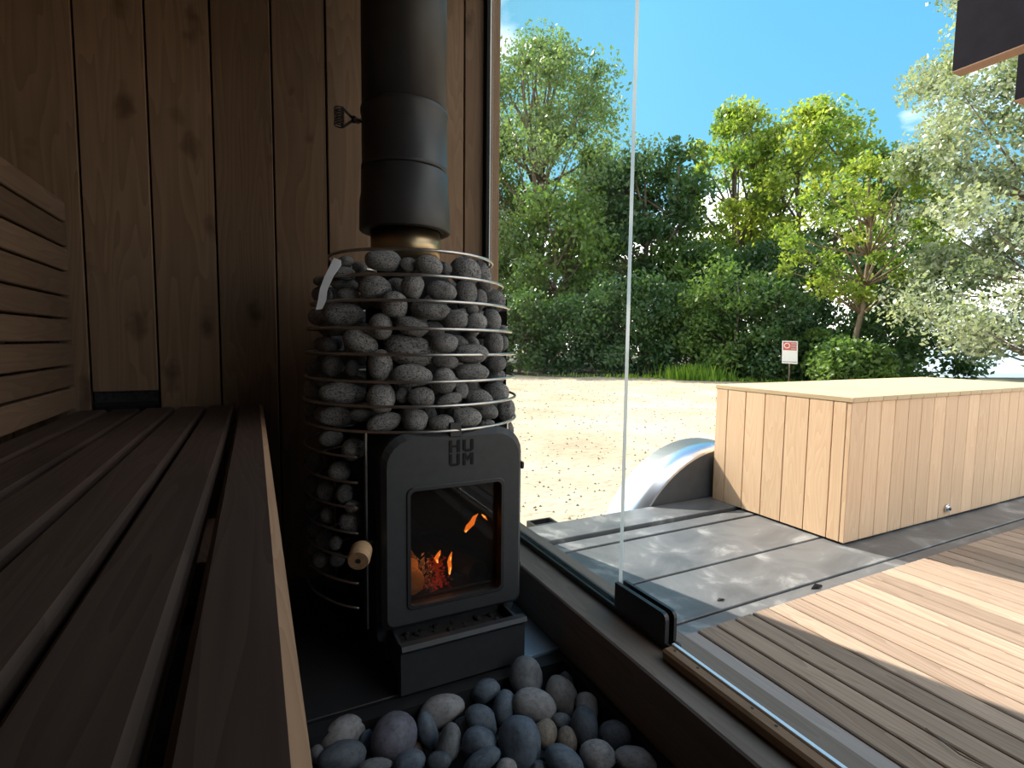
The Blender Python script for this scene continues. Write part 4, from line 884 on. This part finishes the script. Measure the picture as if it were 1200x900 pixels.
def tag_card():
    m = MB(); p = [(0.1336, 1.0004, 0.7489) ,(0.1441, 0.9976, 0.7453) ,(0.1449, 0.9974, 0.7361) ,(0.1313, 1.001, 0.7153) ,(0.1209, 1.0038, 0.6904) ,(0.1185, 1.0044, 0.672) ,(0.1118, 1.0062, 0.6564) ,(0.1018, 1.0089, 0.6546) ,(0.1064, 1.0077, 0.6747) ,(0.1096, 1.0068, 0.6931) ,(0.117, 1.0048, 0.7137) ]
    n = len(p); off = Vector((.0012, .0016, 0)); q = [Vector(v) + off for v in p]
    m.add(p, [list(range(n))]); m.add(q, [list(range(n))[::-1]]); m.add(p + q, [(i, (i + 1) % n, n + (i + 1) % n, n + i) for i in range(n)])
    mark(m.build('paper_tag', M['paper']), 'white card tag tucked under the top hoop at the left', 'tag')
tag_card()

def chimney():
    px, py = .2915, AY
    C_ = empty('chimney_pipe', (px, py, .815))
    def sec(name, prof): return MB().lathe(prof, px, py, 48).build(name, M['pipe'], C_)
    sec('lower_sleeve', [(.074, .8265), (.0925, .8265), (.0935, .828), (.0925, .884), (.0895, .900), (.0885, .944), (.0865, .9465), (.074, .9465), (.074, .8265)])
    sec('middle_section', [(.074, .947), (.0865, .9475), (.0888, .950), (.0888, .955), (.0870, .958), (.0870, 1.058), (.0888, 1.061), (.0888, 1.068), (.0868, 1.071), (.074, 1.071), (.074, .947)])
    sec('upper_section', [(.074, 1.0715), (.0860, 1.072), (.0860, 1.601), (.074, 1.601), (.074, 1.0715)])
    # spring-handled damper key on the left
    hz = 1.036; h = MB(); x1 = px - .0868
    h.tube([(x1, py, hz), (.192, py, hz + .001)], .0028, 8)
    h.tube([(.204 - .002 * math.cos(0) - i * .0006, py + .005 * math.cos(i * .9), hz + .005 * math.sin(i * .9)) for i in range(22)], .0011, 6)
    k = h.build('damper_spindle', M['black'], C_)
    MB().tube([(.1935, py, hz + .001), (.190, py, hz + .001), (.185, py, hz + .001)], .0065, 10, rads=[.005, .0075, .006]).build('damper_hub', M['black'], k)
    f = MB(); f.tube([(.187, py, hz + .003), (.1705, py, hz + .0165), (.164, py, hz + .0165)], .0026, 8); f.tube([(.187, py, hz - .001), (.1705, py, hz - .0155), (.164, py, hz - .0155)], .0026, 8); f.tube([(.166, py, hz + .0165), (.166, py, hz - .0155)], .0024, 8)
    f.build('damper_frame', M['black'], k)
    MB().tube([(.161 + .009 * math.cos(i * .7), py + .009 * math.sin(i * .7), hz - .017 + .035 * i / 62) for i in range(63)], .0013, 6).build('coil_grip', M['ring' if 0 else 'black'], k)
    mark(C_, 'matt black jointed chimney pipe rising from the stove to the ceiling', 'chimney')
chimney()

# ------------------------------------------------------------------ trees, undergrowth, sign
HAZE = 1
def bearing(b, d): return Vector((d * math.sin(R(b)), d * math.cos(R(b)), G))  # b is an angle from the camera, mostly taken from image pixel columns
LEAF = {
 'grey': leaf_mat('cottonwood_leaves', (.10, .17, .07), (.24, .32, .15), .45, .40, .6),
 'dark': leaf_mat('dark_ash_leaves', (.03, .075, .028), (.085, .16, .05), .35, .45, .5),
 'lime': leaf_mat('yellowing_elm_leaves', (.11, .20, .04), (.36, .40, .08), .5, .45, .4),
 'mid': leaf_mat('mid_green_leaves', (.05, .11, .03), (.17, .26, .07), .42, .45, .4),
 'silver': leaf_mat('silvery_poplar_leaves', (.13, .18, .095), (.48, .52, .40), .30, .30, .9),
 'grass': leaf_mat('weedy_grass_blades', (.10, .22, .03), (.34, .46, .07), .5, .5, .3)}
def leaf_cloud(name, mat, clumps, leaf, seed, parent, droop=.3, rim=.55):
    """clumps: (centre, radii, number of leaves); each leaf is a folded four-cornered blade of its own"""
    rs = np.random.RandomState(seed); P = []; T = []
    for c, r, n in clumps:
        u = rs.normal(size=(n, 3)); u /= np.linalg.norm(u, axis=1)[:, None]
        rad = rs.uniform(0, 1, n) ** rim
        P.append(np.array(c) + u * np.array(r) * rad[:, None]); T.append(np.clip(rs.uniform(-.15, .85) * .6 + rs.uniform(0, .5, n), 0, 1))
    P = np.concatenate(P); T = np.concatenate(T); n = len(P)
    a = rs.normal(size=(n, 3)); a[:, 2] -= droop; a /= np.linalg.norm(a, axis=1)[:, None]
    b = rs.normal(size=(n, 3)); b -= a * (a * b).sum(1)[:, None]; b /= np.linalg.norm(b, axis=1)[:, None]
    s = leaf * rs.uniform(.6, 1.3, n)[:, None]; nn = np.cross(a, b)
    v = np.stack([P - a * s, P + b * s * .55 + nn * s * .12, P + a * s, P - b * s * .55 + nn * s * .12], 1).reshape(-1, 3)
    org = np.array(ORIGIN[parent]); v = (v - org) * U
    me = bpy.data.meshes.new(name); me.vertices.add(4 * n); me.vertices.foreach_set('co', v.astype(np.float32).ravel())
    me.loops.add(4 * n); me.loops.foreach_set('vertex_index', np.arange(4 * n, dtype=np.int32)); me.polygons.add(n); me.polygons.foreach_set('loop_start', np.arange(0, 4 * n, 4, dtype=np.int32))
    try: me.polygons.foreach_set('loop_total', np.full(n, 4, dtype=np.int32))
    except Exception: pass
    me.update(calc_edges=True)
    at = me.attributes.new('tint', 'FLOAT', 'FACE'); at.data.foreach_set('value', T.astype(np.float32))
    me.materials.append(mat)
    o = bpy.data.objects.new(name, me); COL.objects.link(o); o.parent = parent; ORIGIN[o] = ORIGIN[parent]; return o

def tree(b, d, h, w, kind, label, seed, base=.25, n=24, per=420, leaf=.075, bark='bark', lean=0, trunk_r=.16, gap=.8, rr=(.13, .22), forks=2, name='tree', shape='oval'):
    rng = random.Random(seed); root = empty(name, bearing(b, d)); p0 = Vector(root.location) / U
    side = Vector((math.cos(R(b)), -math.sin(R(b)), 0)); back = Vector((math.sin(R(b)), math.cos(R(b)), 0))
    tr = MB(); tips = []
    for f in range(forks):
        ang = rng.uniform(0, 2 * PI); sp = w * .16 * (f > 0)
        pts = [p0 + Vector((0, 0, -.05))]; x = y = 0
        for i in range(1, 8):
            t = i / 7; x += rng.uniform(-.03, .03) * h; y += rng.uniform(-.02, .02) * h
            pts.append(p0 + side * (x * .6 + lean * t * h + math.cos(ang) * sp * t * 1.5) + back * (y * .6 + math.sin(ang) * sp * t) + Vector((0, 0, h * .88 * t)))
        tr.tube(pts, 0, 7, rads=[trunk_r * (1 - .85 * i / 7) * (1 if f == 0 else .7) for i in range(8)]); tips.append(pts)
    trunk = tr.build('trunk', M[bark], root, origin=p0)
    clumps = []; br = MB()
    for i in range(n):
        t = base + (1 - base) * ((i + .5) / n); 
        prof = {'oval': math.sin(PI * min(1, max(0, (t - base) / (1 - base))) ** .8) ** .6, 'vase': (.35 + .65 * ((t - base) / (1 - base))) * (1 if t < .85 else .75), 'cone': 1.05 - .75 * (t - base) / (1 - base), 'full': 1 - .45 * ((t - base) / (1 - base)) ** 2}[shape]
        a = i * 2.399 + rng.uniform(-.4, .4); rad = w * .5 * max(.12, prof) * rng.uniform(.45, 1.0)
        sp = tips[i % forks]; k = min(6, int(t * 7 * .8)); o = sp[k].lerp(sp[k + 1], .5)
        c = Vector((p0.x, p0.y, 0)) + side * (math.cos(a) * rad + lean * t * h) + back * (math.sin(a) * rad * .8) + Vector((0, 0, G + h * t * .97))
        r = w * rng.uniform(*rr)
        clumps.append((tuple(c), (r, r, r * rng.uniform(.55, .85)), int(per * rng.uniform(.7, 1.3))))
        if o.z < c.z + .6: br.tube([o, o.lerp(c, .55) + Vector((0, 0, -.05 * rad)), c], 0, 5, rads=[trunk_r * .32, trunk_r * .2, trunk_r * .07])
    if br.v: br.build('branches', M[bark], root, origin=p0)
    leaf_cloud('foliage', LEAF[kind], clumps, leaf, seed, root, rim=gap)
    mark(root, label, 'tree' if name == 'tree' else 'shrub', 'trees beyond the sand' if name == 'tree' else 'shrubs along the edge of the sand')
    return root

tree(29.3, 27, 16.2, 12.5, 'grey', 'tall grey-green cottonwood tree nearest the sauna wall post', 1, base=.14, n=72, per=640, leaf=.10, trunk_r=.30, rr=(.10, .17), shape='oval', forks=3)
tree(35.0, 29, 11.6, 6.0, 'grey', 'narrower grey-green tree right of the tall cottonwood by the post', 21, base=.18, n=26, per=380, leaf=.14, trunk_r=.22, rr=(.12, .2), shape='oval')
tree(40.4, 25, 9.7, 7.2, 'dark', 'dark green broad tree behind the bare edge of the window glass', 2, base=.12, n=40, per=480, leaf=.13, trunk_r=.25, rr=(.12, .2), shape='full')
tree(49.0, 28, 12.9, 6.0, 'lime', 'yellow-green tree with an open trunk left of the tallest yellow crown', 3, base=.35, n=44, per=330, leaf=.115, trunk_r=.2, rr=(.10, .17), shape='oval', forks=3)
tree(55.2, 28, 12.1, 8.0, 'lime', 'tallest yellow-topped tree in the middle of the row', 4, base=.35, n=56, per=330, leaf=.115, trunk_r=.2, rr=(.10, .17), shape='oval', forks=3)
tree(59.2, 17.0, 6.2, 4.3, 'lime', 'smaller lime-green tree with a bare leaning tan trunk behind the sign', 5, base=.40, n=40, per=170, leaf=.066, bark='bark_pale', lean=.02, trunk_r=.10, rr=(.07, .13), shape='oval', forks=1)
tree(61.6, 27, 9.4, 5.2, 'mid', 'thin mid green tree between the lime tree and the silvery one', 6, base=.30, n=34, per=260, leaf=.10, trunk_r=.16, rr=(.10, .16), shape='oval')
tree(73.4, 16, 12.6, 6.4, 'silver', 'large silvery leaved poplar at the right, in front of the lake', 7, base=.08, n=130, per=760, leaf=.056, trunk_r=.11, rr=(.09, .16), shape='full', forks=2)
tree(45.6, 24, 5.2, 5.0, 'mid', 'rounded mid green tree below the gap of sky right of the dark tree', 8, base=.1, n=26, per=420, leaf=.11, trunk_r=.16, rr=(.14, .22), shape='full')
tree(31.0, 22, 7.2, 6.2, 'mid', 'bushy mid green tree low in front of the tall cottonwood', 9, base=.08, n=30, per=440, leaf=.11, trunk_r=.16, rr=(.14, .22), shape='full')
tree(52.6, 22.5, 4.9, 5.4, 'dark', 'dark rounded tree under the yellow-topped trees left of the sign', 10, base=.06, n=30, per=460, leaf=.10, trunk_r=.16, rr=(.14, .22), shape='full')
tree(63.4, 21, 4.4, 4.6, 'dark', 'dark spreading tree low between the sign and the silvery poplar', 12, base=.10, n=24, per=330, leaf=.09, trunk_r=.13, rr=(.13, .2), shape='full')
tree(21.5, 28, 12.5, 8.5, 'mid', 'green tree mostly hidden behind the sauna wall post', 31, base=.12, n=44, per=420, leaf=.11, trunk_r=.22, rr=(.11, .18), shape='full')
SH = [(22.3, 18.4, 2.6, 3.2, 'dark', 'dark shrub at the sand edge hidden behind the stove'), (27.2, 18.2, 2.7, 3.2, 'dark', 'dark shrub at the sand edge right beside the stove'), (32.2, 18.4, 2.5, 3.4, 'dark', 'dark shrub at the sand edge, second from the stove'),
      (36.6, 18.6, 3.1, 3.4, 'dark', 'dark shrub at the sand edge left of the bare glass edge'), (41.2, 18.8, 3.3, 3.6, 'dark', 'dark shrub at the sand edge right of the bare glass edge'),
      (45.4, 18.6, 2.6, 3.0, 'mid', 'mid green shrub behind the weeds at the sand edge'), (49.4, 18.2, 3.6, 3.4, 'mid', 'tall mid green shrub above the left end of the wooden box'),
      (53.2, 18.0, 2.9, 3.0, 'dark', 'dark shrub left behind the sign'), (56.9, 17.8, 1.5, 2.0, 'mid', 'low green shrub just right of the sign post'),
      (59.6, 16.5, 1.15, 2.4, 'mid', 'small green shrub hiding the foot of the tan trunk behind the box'),
      (62.0, 18.2, 2.3, 3.0, 'dark', 'dark shrub above the middle of the box lid, before the lake')]
for i, (b, d, h, w, k, lab) in enumerate(SH):
    tree(b, d, h, w, k, lab, 40 + i, base=.05, n=16, per=420, leaf=.075, trunk_r=.06, rr=(.16, .26), shape='full', name='shrub')

def weeds():
    rs = np.random.RandomState(5); root = empty('weeds', bearing(46, 17.2)); n = 1500
    b = np.concatenate([rs.normal(45.8, 1.6, n // 2), rs.normal(46, 7, n - n // 2)]); d = rs.uniform(16.5, 17.8, n) - np.clip(b - 58, 0, 9) * .2
    P = np.stack([d * np.sin(np.radians(b)), d * np.cos(np.radians(b)), np.full(n, G + .02)], 1)
    hgt = np.where(np.arange(n) < n // 2, rs.uniform(.15, .55, n), rs.uniform(.05, .16, n)); az = rs.uniform(0, 2 * PI, n); wv = .018 + .012 * rs.rand(n)
    dx = np.stack([np.cos(az), np.sin(az), np.zeros(n)], 1); ln = np.stack([np.sin(az) * .25, np.cos(az) * .25, np.ones(n)], 1) * hgt[:, None]
    v = np.stack([P - dx * wv[:, None], P + dx * wv[:, None], P + ln * .6 + dx * wv[:, None] * .8, P + ln], 1).reshape(-1, 3)
    v = (v - np.array(ORIGIN[root])) * U; me = bpy.data.meshes.new('weeds')
    me.from_pydata(v.tolist(), [], [(4 * i, 4 * i + 1, 4 * i + 2, 4 * i + 3) for i in range(n)]); at = me.attributes.new('tint', 'FLOAT', 'FACE'); at.data.foreach_set('value', rs.rand(n).astype(np.float32)); me.materials.append(LEAF['grass'])
    loc = root.location.copy(); bpy.data.objects.remove(root)
    o = bpy.data.objects.new('weeds', me); COL.objects.link(o); o.location = loc
    mark(o, 'bright green weeds and grass along the far edge of the sand', 'weeds', kind='stuff')
    # small stones and clods strewn over the sand
    rng = random.Random(12); g = MB()
    for i in range(2600):
        bb = rng.uniform(22, 75); dd = 1.9 + 14 * rng.random() ** 1.5; r = rng.uniform(.006, .016) * (1 + dd * .05); p = bearing(bb, dd)
        if p.y < 1.6: continue
        k = [Vector((p.x + r * math.cos(q * 2.09 + i), p.y + r * math.sin(q * 2.09 + i) * .8, G - .002)) for q in range(3)] + [Vector((p.x, p.y, G + r * .7))]
        g.add(k, [(0, 1, 3), (1, 2, 3), (2, 0, 3)], i % 2)
    mark(g.build('gravel', [M['pebble_t'], M['pebble_m']]), 'small stones strewn over the pale sand', 'gravel', kind='stuff')
weeds()

def sign():
    p = bearing(54.5, 16.2); s = Vector((math.cos(R(54.5)), -math.sin(R(54.5)), 0)); f = Vector((-math.sin(R(54.5)), -math.cos(R(54.5)), 0)); k = 1.0
    root = empty('notice_sign', p)
    MB().tube([p + Vector((0, 0, -.05)), p + Vector((0, 0, .92))], .018, 8).build('post', M['bark'], root, origin=p)
    tilt = R(2)
    def panel(name, x0, x1, z0, z1, dep, mat, parent=root, ch=None):
        def q(x, z, d): return p + s * (x * math.cos(tilt) - (z - .6) * math.sin(tilt)) + Vector((0, 0, (z - .6) * math.cos(tilt) + x * math.sin(tilt) * -1 + .6)) + f * d
        pts = ch or [(x0, z0), (x1, z0), (x1, z1), (x0, z1)]; n = len(pts)
        vs = [q(x, z, .02) for x, z in pts] + [q(x, z, dep) for x, z in pts]
        return MB().add(vs, [list(range(n)), list(range(n, 2 * n))] + [(i, (i + 1) % n, n + (i + 1) % n, n + i) for i in range(n)]).build(name, mat, parent, origin=p)
    b = panel('board', -.19, .19, .60, 1.22, .032, M['sign_white'])
    panel('red_band', -.165, .165, .965, 1.195, .0335, M['sign_red'], b)
    panel('emblem', 0, 0, 0, 0, .035, M['sign_white'], b, [(-.07 + .075 * math.cos(2 * PI * i / 16), 1.09 + .075 * math.sin(2 * PI * i / 16)) for i in range(16)])
    panel('emblem_mark', 0, 0, 0, 0, .036, M['sign_red'], b, [(-.07 + .055 * math.cos(2 * PI * i / 16), 1.09 + .055 * math.sin(2 * PI * i / 16)) for i in range(16)])
    for z in (1.15, 1.08, 1.01): panel('lettering', .03, .15, z - .018, z + .018, .035, M['sign_grey'], b)
    panel('lower_bar', -.17, .17, .635, .662, .0335, M['sign_grey'], b)
    mark(root, 'small red and white notice sign on a post before the trees', 'sign')
sign()
